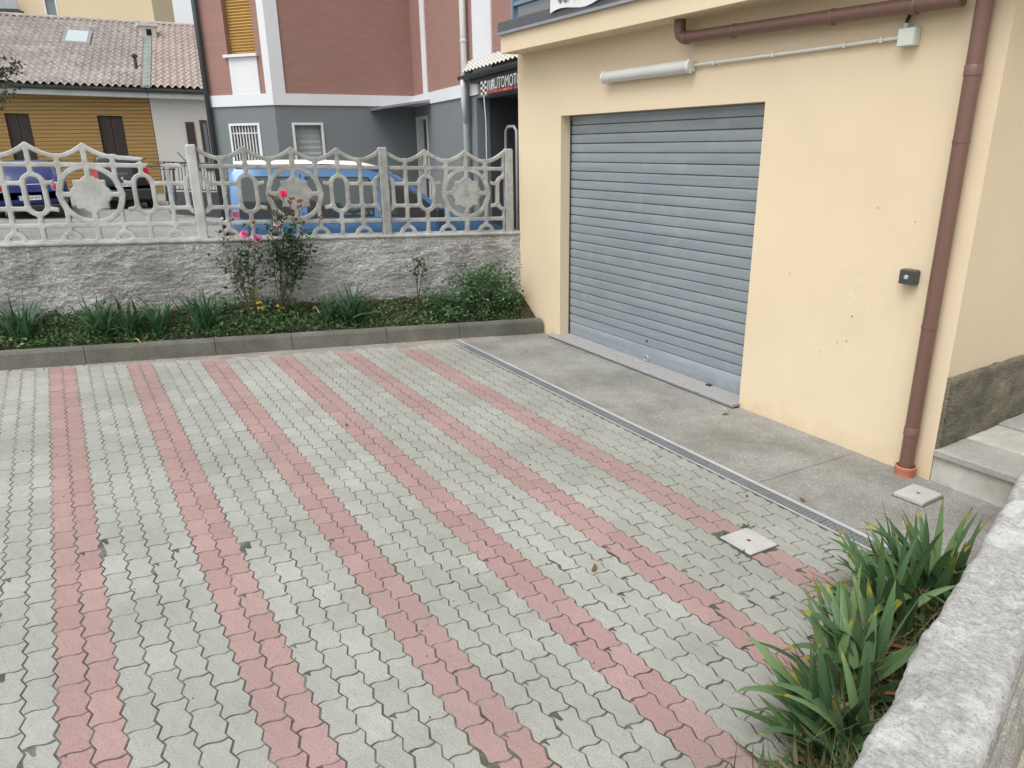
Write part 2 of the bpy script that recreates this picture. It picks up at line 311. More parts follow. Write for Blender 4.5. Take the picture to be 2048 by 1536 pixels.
M['stem'] = simple('rose_stem', (.07, .065, .035, 1), .7, var=.3, vs=20); M['bark'] = simple('bark', (.10, .075, .05, 1), .9, var=.3, vs=15)
M['deadleaf'] = simple('dead_leaf', (.12, .065, .03, 1), .8)

# ------------------------------------------------------------------ mesh helpers
def link(o): col.objects.link(o); return o
def mesh_obj(name, verts, faces, mat, parent=None, smooth=False, mats=None, midx=None):
    me = bpy.data.meshes.new(name); me.from_pydata([tuple(v) for v in verts], [], [tuple(f) for f in faces])
    for k in (mats or [mat]): me.materials.append(k)
    if midx is not None: me.polygons.foreach_set('material_index', midx)
    if smooth: me.polygons.foreach_set('use_smooth', [True] * len(me.polygons))
    me.update(); o = bpy.data.objects.new(name, me); link(o)
    if parent is not None: o.parent = parent
    return o
def empty(name, loc=(0, 0, 0), rz=0):
    o = bpy.data.objects.new(name, None); link(o); o.location = loc; o.rotation_euler = (0, 0, rz); o.empty_display_size = .2; return o
def tag(o, label, cat, group=None):
    o['label'] = label; o['category'] = cat
    if group: o['group'] = group
    return o
def struct(o): o['kind'] = 'structure'; return o
class MB:
    """collects faces for one mesh"""
    def __init__(s): s.v = []; s.f = []; s.mi = []
    def add(s, vs, fs, mi=0):
        o = len(s.v); s.v += [tuple(v) for v in vs]; s.f += [tuple(i + o for i in f) for f in fs]; s.mi += [mi] * len(fs); return s
    def box(s, lo, hi, mi=0, rot=None, ctr=None):
        (x0, y0, z0), (x1, y1, z1) = lo, hi
        vs = [Vector(p) for p in ((x0, y0, z0), (x1, y0, z0), (x1, y1, z0), (x0, y1, z0), (x0, y0, z1), (x1, y0, z1), (x1, y1, z1), (x0, y1, z1))]
        if rot is not None: vs = [rot @ (v - Vector(ctr)) + Vector(ctr) for v in vs]
        return s.add(vs, [(0, 3, 2, 1), (4, 5, 6, 7), (0, 1, 5, 4), (1, 2, 6, 5), (2, 3, 7, 6), (3, 0, 4, 7)], mi)
    def bbox(s, lo, hi, b=.01, mi=0):
        """box with chamfered vertical and top edges"""
        (x0, y0, z0), (x1, y1, z1) = lo, hi
        ring = lambda i, z: [(x0 + b + i, y0 + i, z), (x1 - b - i, y0 + i, z), (x1 - i, y0 + b + i, z), (x1 - i, y1 - b - i, z), (x1 - b - i, y1 - i, z), (x0 + b + i, y1 - i, z), (x0 + i, y1 - b - i, z), (x0 + i, y0 + b + i, z)]
        return s.rings([ring(0, z0), ring(0, z1 - b), ring(b, z1)], True, True, mi=mi)
    def rings(s, rs, cap0=True, cap1=True, closed=True, mi=0):
        n = len(rs[0]); vs = [p for r in rs for p in r]; fs = []
        for a in range(len(rs) - 1):
            for i in range(n if closed else n - 1):
                j = (i + 1) % n; fs.append((a * n + i, a * n + j, (a + 1) * n + j, (a + 1) * n + i))
        if cap0: fs.append(tuple(range(n))[::-1])
        if cap1: fs.append(tuple((len(rs) - 1) * n + i for i in range(n)))
        return s.add(vs, fs, mi)
    def tube(s, pts, r, n=8, mi=0, cap=True):
        pts = [Vector(p) for p in pts]; rs = []; up = None
        rr = r if isinstance(r, (list, tuple)) else [r] * len(pts)
        for i, p in enumerate(pts):
            t = (pts[min(i + 1, len(pts) - 1)] - pts[max(i - 1, 0)]).normalized()
            if up is None: up = Vector((0, 0, 1)) if abs(t.z) < .9 else Vector((1, 0, 0))
            a = t.cross(up).normalized(); b = a.cross(t).normalized(); up = b
            rs.append([p + (a * math.cos(2 * math.pi * k / n) + b * math.sin(2 * math.pi * k / n)) * rr[i] for k in range(n)])
        return s.rings(rs, cap, cap, mi=mi)
    def quad(s, a, b, c, d, mi=0): return s.add([a, b, c, d], [(0, 1, 2, 3)], mi)
    def prism(s, poly, d, mi=0):
        """poly: list of 3-d points of a planar polygon; d: extrusion vector"""
        d = Vector(d); p = [Vector(q) for q in poly]; n = len(p)
        return s.add(p + [q + d for q in p], [tuple(range(n))[::-1], tuple(range(n, 2 * n))] + [(i, (i + 1) % n, n + (i + 1) % n, n + i) for i in range(n)], mi)
    def obj(s, name, mat, parent=None, smooth=False):
        mats = mat if isinstance(mat, list) else [mat]
        o = mesh_obj(name, s.v, s.f, None, parent, smooth, mats, s.mi)
        bm = bmesh.new(); bm.from_mesh(o.data); bmesh.ops.recalc_face_normals(bm, faces=bm.faces); bm.to_mesh(o.data); bm.free()
        return o
def lathe(mb, prof, ctr, axis='z', n=20, mi=0):
    rs = []
    for r, h in prof:
        ring = []
        for k in range(n):
            a = 2 * math.pi * k / n; c, s_ = r * math.cos(a), r * math.sin(a)
            p = {'z': (c, s_, h), 'y': (c, h, s_), 'x': (h, c, s_)}[axis]; ring.append(Vector(ctr) + Vector(p))
        rs.append(ring)
    return mb.rings(rs, mi=mi)
def smooth_by_angle(o, ang=40):
    me = o.data; bm = bmesh.new(); bm.from_mesh(me)
    for f in bm.faces: f.smooth = True
    for e in bm.edges: e.smooth = not (len(e.link_faces) == 2 and e.calc_face_angle(0) > R(ang))
    bm.to_mesh(me); bm.free(); return o
def text_mesh(txt, size, depth=0.0, shear=0.0):
    c = bpy.data.curves.new('text', 'FONT'); c.body = txt; c.size = size; c.extrude = depth; c.shear = shear; c.align_x = 'CENTER'; c.align_y = 'CENTER'; c.resolution_u = 3
    o = bpy.data.objects.new('text', c); link(o); dg = bpy.context.evaluated_depsgraph_get(); dg.update()
    me = bpy.data.meshes.new_from_object(o.evaluated_get(dg)); bpy.data.objects.remove(o); bpy.data.curves.remove(c); return me
def put_text(name, txt, size, mat, parent, loc, right, up, width=None, shear=0.0):
    me = text_mesh(txt, size, 0, shear); xs = [v.co.x for v in me.vertices]; k = 1.0
    if width: k = width / (max(xs) - min(xs))
    right, up = Vector(right).normalized(), Vector(up).normalized()
    for v in me.vertices: v.co = right * (v.co.x * k) + up * v.co.y
    me.materials.clear(); me.materials.append(mat); o = bpy.data.objects.new(name, me); link(o); o.location = loc
    if parent: o.parent = parent
    return o
def wall_holes(mb, A, B, z0, z1, holes, t, mi=0, slope=0.0):
    """wall from A to B (2-d), its face on the right-hand side of A->B, thickness t behind, with real openings (u0,u1,z0,z1)"""
    A, B = Vector(A), Vector(B); d = (B - A); L = d.length; d.normalize(); n = Vector((d.y, -d.x))   # outward normal
    us = sorted({0, L, *[h[0] for h in holes], *[h[1] for h in holes]}); zs = sorted({z0, z1, *[h[2] for h in holes], *[h[3] for h in holes]})
    P = lambda u, z, k: (A.x + d.x * u - n.x * k, A.y + d.y * u - n.y * k, z)
    inh = lambda u, z: any(h[0] < u < h[1] and h[2] < z < h[3] for h in holes)
    for i in range(len(us) - 1):
        for j in range(len(zs) - 1):
            if not inh((us[i] + us[i + 1]) / 2, (zs[j] + zs[j + 1]) / 2):
                for k in (0, t): mb.quad(P(us[i], zs[j], k), P(us[i + 1], zs[j], k), P(us[i + 1], zs[j + 1], k), P(us[i], zs[j + 1], k), mi)
    for h in list(holes) + [(0, L, z0, z1)]:
        a, b, c, e = h
        for (u, z), (u2, z2) in (((a, c), (b, c)), ((b, c), (b, e)), ((b, e), (a, e)), ((a, e), (a, c))):
            mb.quad(P(u, z, 0), P(u2, z2, 0), P(u2, z2, t), P(u, z, t), mi)
    return P

# ================================================================== SETTING
g = MB(); S = 1200
g.quad((-S, -S, -.6), (S, -S, -.6), (S, S, -.6), (-S, S, -.6)); struct(g.obj('ground', M['ground']))
TA = .182; AL = math.atan(TA); CA, SA = math.cos(AL), math.sin(AL)
WX, WY = 4.993, 7.98                                       # garage corner where the garden wall ends
WN = Vector((SA, CA, 0))                                    # away from the courtyard
def W(u, off=0.0, z=0.0): return Vector((WX - u * CA + SA * off, WY + u * SA + CA * off, z))
def wall_u(px, py, off=0.0):
    q = on_plane(px, py, W(0, off), WN); return -(q - W(0, off)).dot(Vector((CA, -SA, 0))), q
def wtop(u): return 1.108 + .0345 * u                       # top of the garden wall
# street behind the garden wall, one sheet
sb = MB(); pts = [(-45, 17.9), (5.2, 8.15), (14, 8.15), (60, 8.15), (60, 90), (-45, 90)]
tz = lambda x, y: sz(max(-6, min(9, x)), min(y, 34))
xs = np.concatenate([np.linspace(-45, -6, 6), np.linspace(-5, 9, 12), np.linspace(12, 60, 5)])
rows = []
for t in np.linspace(0, 1, 14) ** 2:
    row = []
    for x in xs:
        y0 = WY + .2 + max(0, (WX - x)) * TA; y = y0 + (95 - y0) * t; row.append((x, y, tz(x, y)))
    rows.append(row)
sb.rings(rows, False, False, closed=False); struct(sb.obj('street', M['street'], smooth=True))

# ---- courtyard paving
C_, L_ = .1125, .2085; X0 = -.363
pb = MB()
pts = [(-2.2, .3), (1.0, .55), (3.705, 1.35), (3.705, 7.60), (-2.2, 8.85)]
rows = []
for i in range(119):
    x = -2.2 + 5.905 * i / 118; row = []
    for j in range(160):
        ya = .3 + max(0, x) * .28; yb = 7.60 + (3.705 - x) * .2117; y = ya + (yb - ya) * j / 159
        k = mn.noise(Vector((x * 1.3, y * 1.3, 0))) + .5 * mn.noise(Vector((x * 4, y * 4, 2))); row.append((x, y, gz(x, y) - .0021 + .0007 * max(0, min(1, (k - .12) * 2.2))))
    rows.append(row)
pb.rings(rows, False, False, closed=False)
paving = struct(pb.obj('courtyard_paving', M['joint']))
def paver_mesh(name, mats, jit):
    """interlocking paver: zig-zag long sides, waved short ends, chamfered rim"""
    w, l = C_ / 2 - .0031, L_ / 2 - .0034; A = .0105; pts = []
    def tri(y):                                             # side wave, two periods per stone
        p = ((y / (L_ / 2)) + .75) % 1.0; return A * (1 - 4 * abs(p - .5))
    wav = lambda u: .0078 * math.sin(2 * math.pi * u)
    ys = [-l, -3 * L_ / 8, -L_ / 8, L_ / 8, 3 * L_ / 8, l]
    for i in range(7): u = i / 6; pts.append((-w + 2 * w * u + tri(-l) * 1, -l + wav(u)))
    for y in ys[1:-1]: pts.append((w + tri(y), y))
    for i in range(7): u = 1 - i / 6; pts.append((-w + 2 * w * u + tri(l), l + wav(u)))
    for y in ys[1:-1][::-1]: pts.append((-w + tri(y), y))
    n = len(pts); c = Vector((0, 0)); rs = []
    for k, z in ((1.0, -.03), (1.0, -.0022), (.965, 0.0)):
        sx = 1 - (1 - k) * 1.0; sy = 1 - (1 - k) * .55
        rs.append([(x * sx, y * sy, z + (jit * math.sin(17 * x + 5 * i) if k < 1 else 0)) for i, (x, y) in enumerate(pts)])
    mb = MB(); mb.rings(rs, False, True); return mb
proto = paver_mesh('paver', None, .0006)
pm = {}
for key in ('grey_paver', 'red_paver'):
    o = mesh_obj('paver', proto.v, proto.f, M[key]); pm[key] = o.data; bpy.data.objects.remove(o)
def paving_edge(x): return 1.10 + .28 * (x - 1.36)           # planted strip in front of the parapet
slots = []
MH1 = (3.145, 2.505)
for k in range(-14, 36):
    cx = X0 + (k + .5) * C_
    for j in range(0, 44):
        cy = .55 + j * L_ + (0 if k % 2 else L_ / 2) + .042
        if cy < max(.75, paving_edge(cx) + .02) or cy > 7.387 + (4.928 - cx) * .188 - .02: continue
        if abs(cx - MH1[0]) < .10 and abs(cy - MH1[1]) < .12: continue
        px, py, d = to_px((cx, cy, gz(cx, cy))); seen = -60 < px < 2100 and -60 < py < 1600
        slots.append((0 if seen else 1, d, k, cx, cy))
slots.sort()
tilt = Vector((.0406, -.01234, 1)).to_track_quat('Z', 'Y'); tilt = Matrix(((1, 0, 0), (0, 1, 0), (-.0406, .01234, 1))).to_4x4()
stuff = MB()
for i, (ns, d, k, cx, cy) in enumerate(slots):
    key = 'red_paver' if k % 6 in (0, 1) else 'grey_paver'
    rot = Matrix.Rotation(random.gauss(0, .008), 4, 'Z'); dz = random.gauss(.0002, .0004)
    mw = Matrix.Translation((cx + random.gauss(0, .0008), cy + random.gauss(0, .0012), gz(cx, cy) + dz)) @ tilt @ rot @ Matrix.Rotation(random.gauss(0, .0035), 4, 'X') @ Matrix.Rotation(random.gauss(0, .005), 4, 'Y')
    if i < 300:
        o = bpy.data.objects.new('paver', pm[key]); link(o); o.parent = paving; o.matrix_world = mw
    else:
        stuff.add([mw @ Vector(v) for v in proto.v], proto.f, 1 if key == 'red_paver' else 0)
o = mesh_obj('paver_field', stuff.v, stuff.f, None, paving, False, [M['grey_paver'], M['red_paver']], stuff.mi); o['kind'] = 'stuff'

# sand blown against the kerb: a thin wedge the pavers poke through
rows = []
for i in range(150):
    x = -.6 + 4.9 * i / 149; row = []; wdt = .10 + .20 * max(0, min(1, (x + .2) / 1.2)) + .10 * mn.noise(Vector((x * 1.7, 0, 0)))
    for j in range(22):
        t = j / 21; y = 7.387 + (4.928 - x) * .188 + .03 - (wdt + .08) * t
        row.append((x, y, gz(x, y) + .0065 - .012 * t + .0035 * mn.noise(Vector((x * 7, y * 7, 1))) + .002 * mn.noise(Vector((x * 25, y * 25, 1)))))
    rows.append(row)
mb = MB(); mb.rings(rows, False, False, closed=False); o = mb.obj('blown_sand', M['sand'], None, True); o['kind'] = 'stuff'; o['label'] = 'pale sand blown over the pavers along the kerb'; o['category'] = 'sand'
# ---- concrete apron in front of the garage, two pours with an open joint
def sheet(name, x0, x1, y0, y1, zf, mat, dz=0, nx=20, ny=60, amp=.003, thick=.12):
    mb = MB(); rows = []
    for j in range(ny + 1):
        y = y0 + (y1 - y0) * j / ny
        rows.append([(x0 + (x1 - x0) * i / nx, y, zf(x0 + (x1 - x0) * i / nx, y) + dz + amp * mn.noise(Vector((i * .5, j * .5, 3)))) for i in range(nx + 1)])
    top = [rows[0][0]]
    mb.rings(rows, False, False, closed=False)
    rim = rows[0] + [r[-1] for r in rows[1:]] + rows[-1][-2::-1] + [r[0] for r in rows[-2:0:-1]]
    mb.rings([rim, [(a, b, c - thick) for a, b, c in rim]], False, False); return mb.obj(name, mat)
apron = struct(sheet('concrete_apron', 3.848, 4.99, 3.0415, 7.62, gz, M['apron']))
struct(sheet('concrete_apron', 3.848, 5.0, 1.3, 3.039, gz, M['apron'], -.002))

# ---- kerb, one stone after the other
kerb = empty('kerb', W(3, -.62, .0)); tag(kerb, 'long dark mossy concrete kerb edging the flower bed', 'kerb')
KO = -.585                                                   # front face of the kerb
def kerb_z(u): p = W(u, KO); return gz(p.x, p.y)
cuts = [-.06, .62 + .40, 2.08 + .35, 3.02, 4.0, 5.05, 6.1, 7.2]
cuts = [-.06] + [wall_u(px, 690, KO)[0] for px in (920, 775, 585, 430, 165)] + [6.1, 7.2]
for a, b in zip(cuts[:-1], cuts[1:]):
    rs = []; n = max(4, int((b - a) / .07)); ga = .003
    for i in range(n + 1):
        u = a + ga + (b - a - 2 * ga) * i / n; z = kerb_z(u); j = .003 * mn.noise(Vector((u * 9, 1, 0)))
        f = lambda off, h: W(u, KO + off + j, z + h + .002 * mn.noise(Vector((u * 7, off * 40, h * 30))))
        rs.append([f(-.004, -.06), f(0, .06), f(.004, .15), f(.016, .178), f(.05, .183), f(.098, .18), f(.10, -.06)])
    mb = MB(); mb.rings([[p - kerb.location for p in r] for r in rs]); o = mb.obj('kerb_stone', M['kerb'], kerb)

# ---- planting bed behind the kerb
rows = []
for i in range(130):
    u = -.04 + 7.2 * i / 129; row = []
    for j in range(13):
        t = j / 12; off = KO + .095 + (-KO - .09) * t; z = kerb_z(u) + .155 + .27 * t ** 1.4 + .02 * mn.noise(Vector((u * 6, t * 5, 0))) + .012 * mn.noise(Vector((u * 25, t * 17, 4)))
        row.append(W(u, off, z))
    rows.append(row)
mb = MB(); mb.rings(rows, False, False, closed=False); bed = struct(mb.obj('planting_bed', M['soil'], smooth=True))
def bed_z(u, off): t = (off - KO - .095) / (-KO - .09); t = max(0, min(1, t)); return kerb_z(u) + .155 + .27 * t ** 1.4

# ---- garden wall with thrown render
def rough(u, z):
    a = mn.multi_fractal(Vector((u * 4.0 + .8 * z, z * 9, 2.0)), 1.0, 2.1, 4)
    b = mn.ridged_multi_fractal(Vector((u * 11 + 3 * mn.noise(Vector((u * 3, z * 3, 0))), z * 26, 5)), .9, 2.0, 3, 1.0, 2.0)
    c = mn.noise(Vector((u * 30 + 2 * z, z * 45, 9))) + .6 * mn.noise(Vector((u * 60, z * 85, 4)))
    return .012 * (a - 1) + .0085 * (b - 1.1) + .0050 * c + .004 * abs(mn.noise(Vector((u * 16 - z * 9, z * 24 + u * 5, 1))))
nu, nz = 620, 96; V_ = []; Fc = []
for i in range(nu + 1):
    u = -.03 + 6.6 * i / nu; zt = wtop(u) - .035; zb = kerb_z(u) + .05
    for j in range(nz + 1):
        z = zb + (zt - zb) * j / nz; e = min(1, (nz - j) / 4)
        V_.append(W(u, -rough(u, z) * e - .004, z))
for i in range(nu):
    for j in range(nz): a = i * (nz + 1) + j; Fc.append((a, a + nz + 1, a + nz + 2, a + 1))
gw = empty('garden_wall', W(3, .1, 0)); tag(gw, 'low grey garden wall in coarse thrown render behind the flower bed', 'wall')
o = mesh_obj('render_face', [v - gw.location for v in V_], Fc, M['render'], gw, True)
mb = MB(); 
for a, b in ((-.03, 6.57),): mb.rings([[W(u, .002, kerb_z(u) - .1), W(u, .24, kerb_z(u) - .1), W(u, .24, wtop(u) - .034), W(u, .002, wtop(u) - .034)] for u in (a, b)])
mb.v = [tuple(Vector(v) - gw.location) for v in mb.v]; mb.obj('wall_core', M['render'], gw)
rs = []
for i in range(240):
    u = -.03 + 6.6 * i / 239; k = lambda off, h, s: W(u, off + .006 * mn.noise(Vector((u * 8, s, 0))), wtop(u) + h + .006 * mn.noise(Vector((u * 10, s, 5)))) - gw.location
    rs.append([k(-.012, -.045, 1), k(-.018, -.028, 2), k(-.010, -.002, 3), k(.05, .002, 4), k(.2, .002, 5), k(.25, -.004, 6), k(.25, -.045, 7)])
mb = MB(); mb.rings(rs); mb.obj('coping', M['fence_right'], gw, True)

# ================================================================== FENCE
def sd_seg(U, V, ax, ay, bx, by):
    px, py = U - ax, V - ay; dx, dy = bx - ax, by - ay; h = np.clip((px * dx + py * dy) / (dx * dx + dy * dy), 0, 1)
    return np.hypot(px - dx * h, py - dy * h)
def smin(a, b, k): h = np.clip(.5 + .5 * (b - a) / k, 0, 1); return b * (1 - h) + a * h - k * h * (1 - h)
def fence_sdf(U, V):
    d = np.full(U.shape, 9.0); k = .022
    def add(x, kk=k):
        nonlocal d; d = smin(d, x, kk)
    t = np.mod(U, .5) / .5; vc = .855 + .112 * np.abs(2 * t - 1) ** 1.7; sl = .112 * 1.7 * np.abs(2 * t - 1) ** .7 * 4
    add(np.abs(V - vc) / np.sqrt(1 + sl ** 2) - .0225)
    add(np.abs(V - .772) - .0225)
    out = .29 - np.abs(U)
    for v in (.588, .330): add(np.maximum(np.abs(V - v - .035 * np.clip((.42 - np.abs(U)) / .16, 0, 1) ** 2 * (1 if v > .5 else -1)) - .0215, out + .03))
    add(np.abs(V - .158) - .023); add(V - .012)
    for u in (-1.25, -.75, -.25, .25, .75, 1.25): add(sd_seg(U, V, u, .09, u, .86) - .022)
    for u in (-1.25, -.75, -.25, .25, .75, 1.25): add(np.maximum(np.abs(np.hypot(U - u, V) - .080) - .023, -V))
    for u in (-1., -.5, .5, 1.):
        o = sd_seg(U, V, u, .365, u, .585)
        add(np.abs(o - .090) - .022); add(sd_seg(U, V, u, 0, u, .27) - .022); add(sd_seg(U, V, u, .68, u, .95) - .022)
        d = np.where(o < .066, np.maximum(d, .066 - o), d)
    r = np.hypot(U, V - .475); ring = np.abs(r - .285) - .025
    inside = r < .258
    d = np.where(inside, np.maximum(d, .258 - r), d)
    star = np.maximum(np.abs(U), np.abs(V - .475)) - .148; star = star + 0
    for a, b in ((.092, 0), (-.092, 0), (0, .092), (0, -.092)): star = np.minimum(star, np.hypot(U - a, V - .475 - b) - .098)
    add(ring, .015); d = np.minimum(d, star)
    for a, b, c_, e in ((-.29, .475, -.15, .475), (.15, .475, .29, .475), (0, .62, 0, .95), (0, .0, 0, .32)): d = smin(d, sd_seg(U, V, a, b, c_, e) - .0255, .014)
    return d
def extrude_sdf(sdf, u0, u1, v0, v1, st, thick):
    nu, nv = int((u1 - u0) / st) + 1, int((v1 - v0) / st) + 1
    us = u0 + np.arange(nu) * st; vs = v0 + np.arange(nv) * st; U, V = np.meshgrid(us, vs, indexing='ij'); D = sdf(U, V)
    verts, faces, idx = [], [], {}
    def vid(key, u, v, d, side):
        kk = (key, side)
        if kk not in idx:
            bev = max(0, .007 - max(0, -d)) * .75; idx[kk] = len(verts); verts.append((u, (thick / 2 - bev) * side, v))
        return idx[kk]
    neg = D < 0; cnt = neg[:-1, :-1].astype(int) + neg[1:, :-1] + neg[1:, 1:] + neg[:-1, 1:]
    for i, j in np.argwhere(cnt > 0):
        cs = [(i, j), (i + 1, j), (i + 1, j + 1), (i, j + 1)]; poly = []; cross = []
        for q in range(4):
            a, b = cs[q], cs[(q + 1) % 4]; da, db = D[a], D[b]
            if da < 0: poly.append((('c', a), us[a[0]], vs[a[1]], da))
            if (da < 0) != (db < 0):
                t = da / (da - db); key = ('e', min(a, b), max(a, b)); p = (key, us[a[0]] + (us[b[0]] - us[a[0]]) * t, vs[a[1]] + (vs[b[1]] - vs[a[1]]) * t, 0.0)
                poly.append(p); cross.append((p, da < 0))
        fr = [vid(*p, -1) for p in poly]; bk = [vid(*p, 1) for p in poly]
        faces.append(tuple(fr)); faces.append(tuple(bk[::-1]))
        for q in range(0, len(cross) - 1):
            if cross[q][1] and not cross[q + 1][1]:
                a, b = cross[q][0], cross[q + 1][0]; faces.append((vid(*a, -1), vid(*b, -1), vid(*b, 1), vid(*a, 1))[::-1])
        if len(cross) >= 2 and cross[-1][1] and not cross[0][1]:
            a, b = cross[-1][0], cross[0][0]; faces.append((vid(*a, -1), vid(*b, -1), vid(*b, 1), vid(*a, 1))[::-1])
    return verts, faces
fen = empty('concrete_fence', W(3, .055, wtop(3))); tag(fen, 'cast concrete fence of star and oval panels on the garden wall', 'fence')
FO = .055                                                    # fence line behind the wall face
def fence_panel(ustar, s0, s1, mat, label, cut=None):
    f = fence_sdf
    def full(U, V):
        d = f(U, V); d = np.maximum(d, np.maximum(s0 + .004 - U, U - s1 + .004))
        if cut:
            rem, frag = cut(U, V); d = np.minimum(np.maximum(d, -rem), frag)
        return d
    vs, fs = extrude_sdf(full, s0, s1 + .008, -.012, .995, .0085, .058)
    o0 = W(ustar, FO, wtop(ustar)); out = []
    for s, y, v in vs:
        u = ustar - s; p = W(u, FO + y + .002 * mn.noise(Vector((s * 20, v * 20, y))), wtop(u) + v * .985 + .004) - o0; out.append(p)
    o = mesh_obj('panel', out, fs, mat, fen, False); o.location = o0 - fen.location
    if label: o['label'] = label
    return o
US = [wall_u(182, 383, FO)[0], wall_u(590, 385, FO)[0], wall_u(932, 386, FO)[0]]; UP = [wall_u(393, 380, 0)[0], wall_u(771, 380, 0)[0], wall_u(1020, 380, 0)[0]]
def broken(U, V):                                            # the top right of the first panel has broken away
    a = np.maximum(np.maximum(.30 + .02 * np.sin(V * 90) - U, U - 1.2), .803 + .010 * np.sin(U * 40) - V)
    b = np.maximum(np.maximum(.565 + .8 * (V - .77) - U, U - .72 - .02 * np.sin(V * 120)), .735 - V)
    c = np.maximum(np.maximum(.90 + .01 * np.sin(V * 150) - U, U - 1.2), .71 - V)
    rem = np.minimum(a, np.minimum(b, c))
    frag = np.maximum(np.abs(U - .41) - .11 + .02 * np.sin(V * 80), np.abs(V - .842 + .06 * (U - .41)) - .020 - .05 * (.41 - U) * .5)
    return rem, frag
fence_panel(US[0], -1.05, US[0] - UP[0] - .052, M['fence'], 'pale concrete fence panel with star, its top right corner broken off', broken)
fence_panel(US[1], US[1] - UP[0] + .052, US[1] - UP[1] - .052, M['fence_right'], '')
fence_panel(US[2], US[2] - UP[1] + .052, US[2] - UP[2] - .052, M['fence_right'], '')
fence_panel(US[0] + 2.06, .0, .95, M['fence'], '')
mb = MB()
for a, b, h in ((.20, .56, .84), (.56, .98, .765), (.62, .98, .79)): mb.tube([W(US[0] - a, FO, wtop(4) + h), W(US[0] - (a + b) / 2, FO - .01, wtop(4) + h - .012), W(US[0] - b, FO, wtop(4) + h - .004)], .006, 6)
mb.tube([W(US[0] - .56, FO - .02, wtop(4) + .765), W(US[0] - .66, FO - .05, wtop(4) + .735), W(US[0] - .76, FO - .06, wtop(4) + .725)], .004, 5)
mb.tube([W(US[0] - .95, FO, wtop(4) + .80), W(US[0] - .88, FO - .01, wtop(4) + .90)], .005, 5)
mb.v = [tuple(Vector(v) - fen.location) for v in mb.v]; mb.obj('reinforcing_bar', M['iron'], fen)
for u, m_, lab, h in ((UP[0], M['fence'], 'pale square concrete fence post at the end of the broken panel', .985), (UP[1], M['fence_right'], 'concrete fence post in the middle, before the van', .995), (UP[2], M['fence_right'], 'rough concrete fence post hard against the cream garage', 1.005), (US[0] + 1.03, M['fence'], 'concrete fence post at the left end of the fence', .99)):
    mb = MB(); a = .052; zs = [-.02, .3, .6, h - .012, h]; rs = []
    for i, z in enumerate(zs):
        k = a - (.010 if i == 4 else 0); c_ = .012
        rs.append([Vector((x, y, z)) + .003 * Vector((mn.noise(Vector((x * 50, z * 9, 1))), mn.noise(Vector((y * 50, z * 9, 7))), mn.noise(Vector((x * 90, y * 90, z))) * 2)) for x, y in ((-k + c_, -k), (k - c_, -k), (k, -k + c_), (k, k - c_), (k - c_, k), (-k + c_, k), (-k, k - c_), (-k, -k + c_))])
    mb.rings(rs); o = mb.obj('post', m_, fen); o.location = W(u, FO, wtop(u)) - fen.location; o.rotation_euler = (0, 0, -AL)

# ================================================================== GARAGE
gb = empty('garage_building', (5.2, 5.2, -.15)); tag(gb, 'cream plastered garage with flat overhanging roof slab and roller door opening', 'building')
GO = Vector(gb.location)
def gpart(mb, name, mat, smooth=False, parent=None):
    mb.v = [tuple(Vector(v) - GO) for v in mb.v]; return mb.obj(name, mat, gb if parent is None else parent, smooth)
DY0, DY1, DZ = 4.235, 7.078, 2.463; CY = 2.47; SLZ = 3.172
mb = MB(); Z0 = -.35
wall_holes(mb, (WX, WY), (WX, CY), Z0, SLZ, [(WY - DY1, WY - DY0, -.30, DZ)], .30)
gpart(mb, 'front_wall', M['garage'])
mb = MB(); wall_holes(mb, (WX + .002, CY + .3), (WX + .002, CY + .3), Z0, SLZ, [], .3) if False else None
wall_holes(mb, (WX + .301, CY), (10.5, CY), Z0, SLZ, [], .29); gpart(mb, 'end_wall', M['garage'])
mb = MB(); wall_holes(mb, (10.5, WY - .001), (WX + .301, WY - .001), Z0, SLZ, [], .29); gpart(mb, 'rear_wall', M['garage'])
# wall foot towards the stairs: closes the corner
mb = MB(); mb.box((WX + .30 - .002, CY + .001, Z0), (WX + .302, CY + .289, SLZ)); gpart(mb, 'corner_joint', M['garage'])
SX = 4.705
mb = MB(); mb.bbox((SX, 2.2, SLZ), (10.6, 7.893, 3.372), .008); gpart(mb, 'roof_slab', M['garage'])
mb = MB(); mb.box((SX - .035, 2.15, 3.3725), (10.6, 7.93, 3.388)); mb.box((SX - .037, 2.15, 3.36), (SX - .022, 7.932, 3.3875)); gpart(mb, 'drip_edge', M['flash_light'])
mb = MB(); mb.box((SX - .012, 2.15, 3.389), (SX + .12, 7.925, 3.495)); gpart(mb, 'parapet_flashing', M['flash'])
# upper floor set back behind the terrace
mb = MB(); mb.box((7.2, 2.2, 3.39), (10.5, 7.9, 6.4)); gpart(mb, 'upper_storey', M['garage'])
mb = MB(); mb.box((7.12, 5.6, 3.42), (7.19, 7.7, 5.6)); o = gpart(mb, 'terrace_door', M['winglass'])
mb = MB()
for y in (5.6, 6.6, 7.64): mb.box((7.08, y, 3.42), (7.118, y + .07, 5.6))
mb.box((7.08, 5.67, 5.5), (7.118, 7.64, 5.6)); gpart(mb, 'door_frame', M['blueframe'])
# stone threshold under the shutter
mb = MB(); rs = []; r2 = []
for y in np.linspace(DY0 - .015, DY1 + .12, 24):
    z = gz(4.95, y); rs.append([(4.897, y, z + .014), (4.893, y, z + .034), (4.90, y, z + .040), (5.30, y, z + .046), (5.30, y, z + .014)]); r2.append([(4.935, y, z - .05), (4.935, y, z + .0135), (5.29, y, z + .0135), (5.29, y, z - .05)])
mb.rings(rs); gpart(mb, 'threshold', M['granite']); mb = MB(); mb.rings(r2); gpart(mb, 'threshold_shadow_gap', M['void'])  # base coloured near black to stand for the shadow under the stone

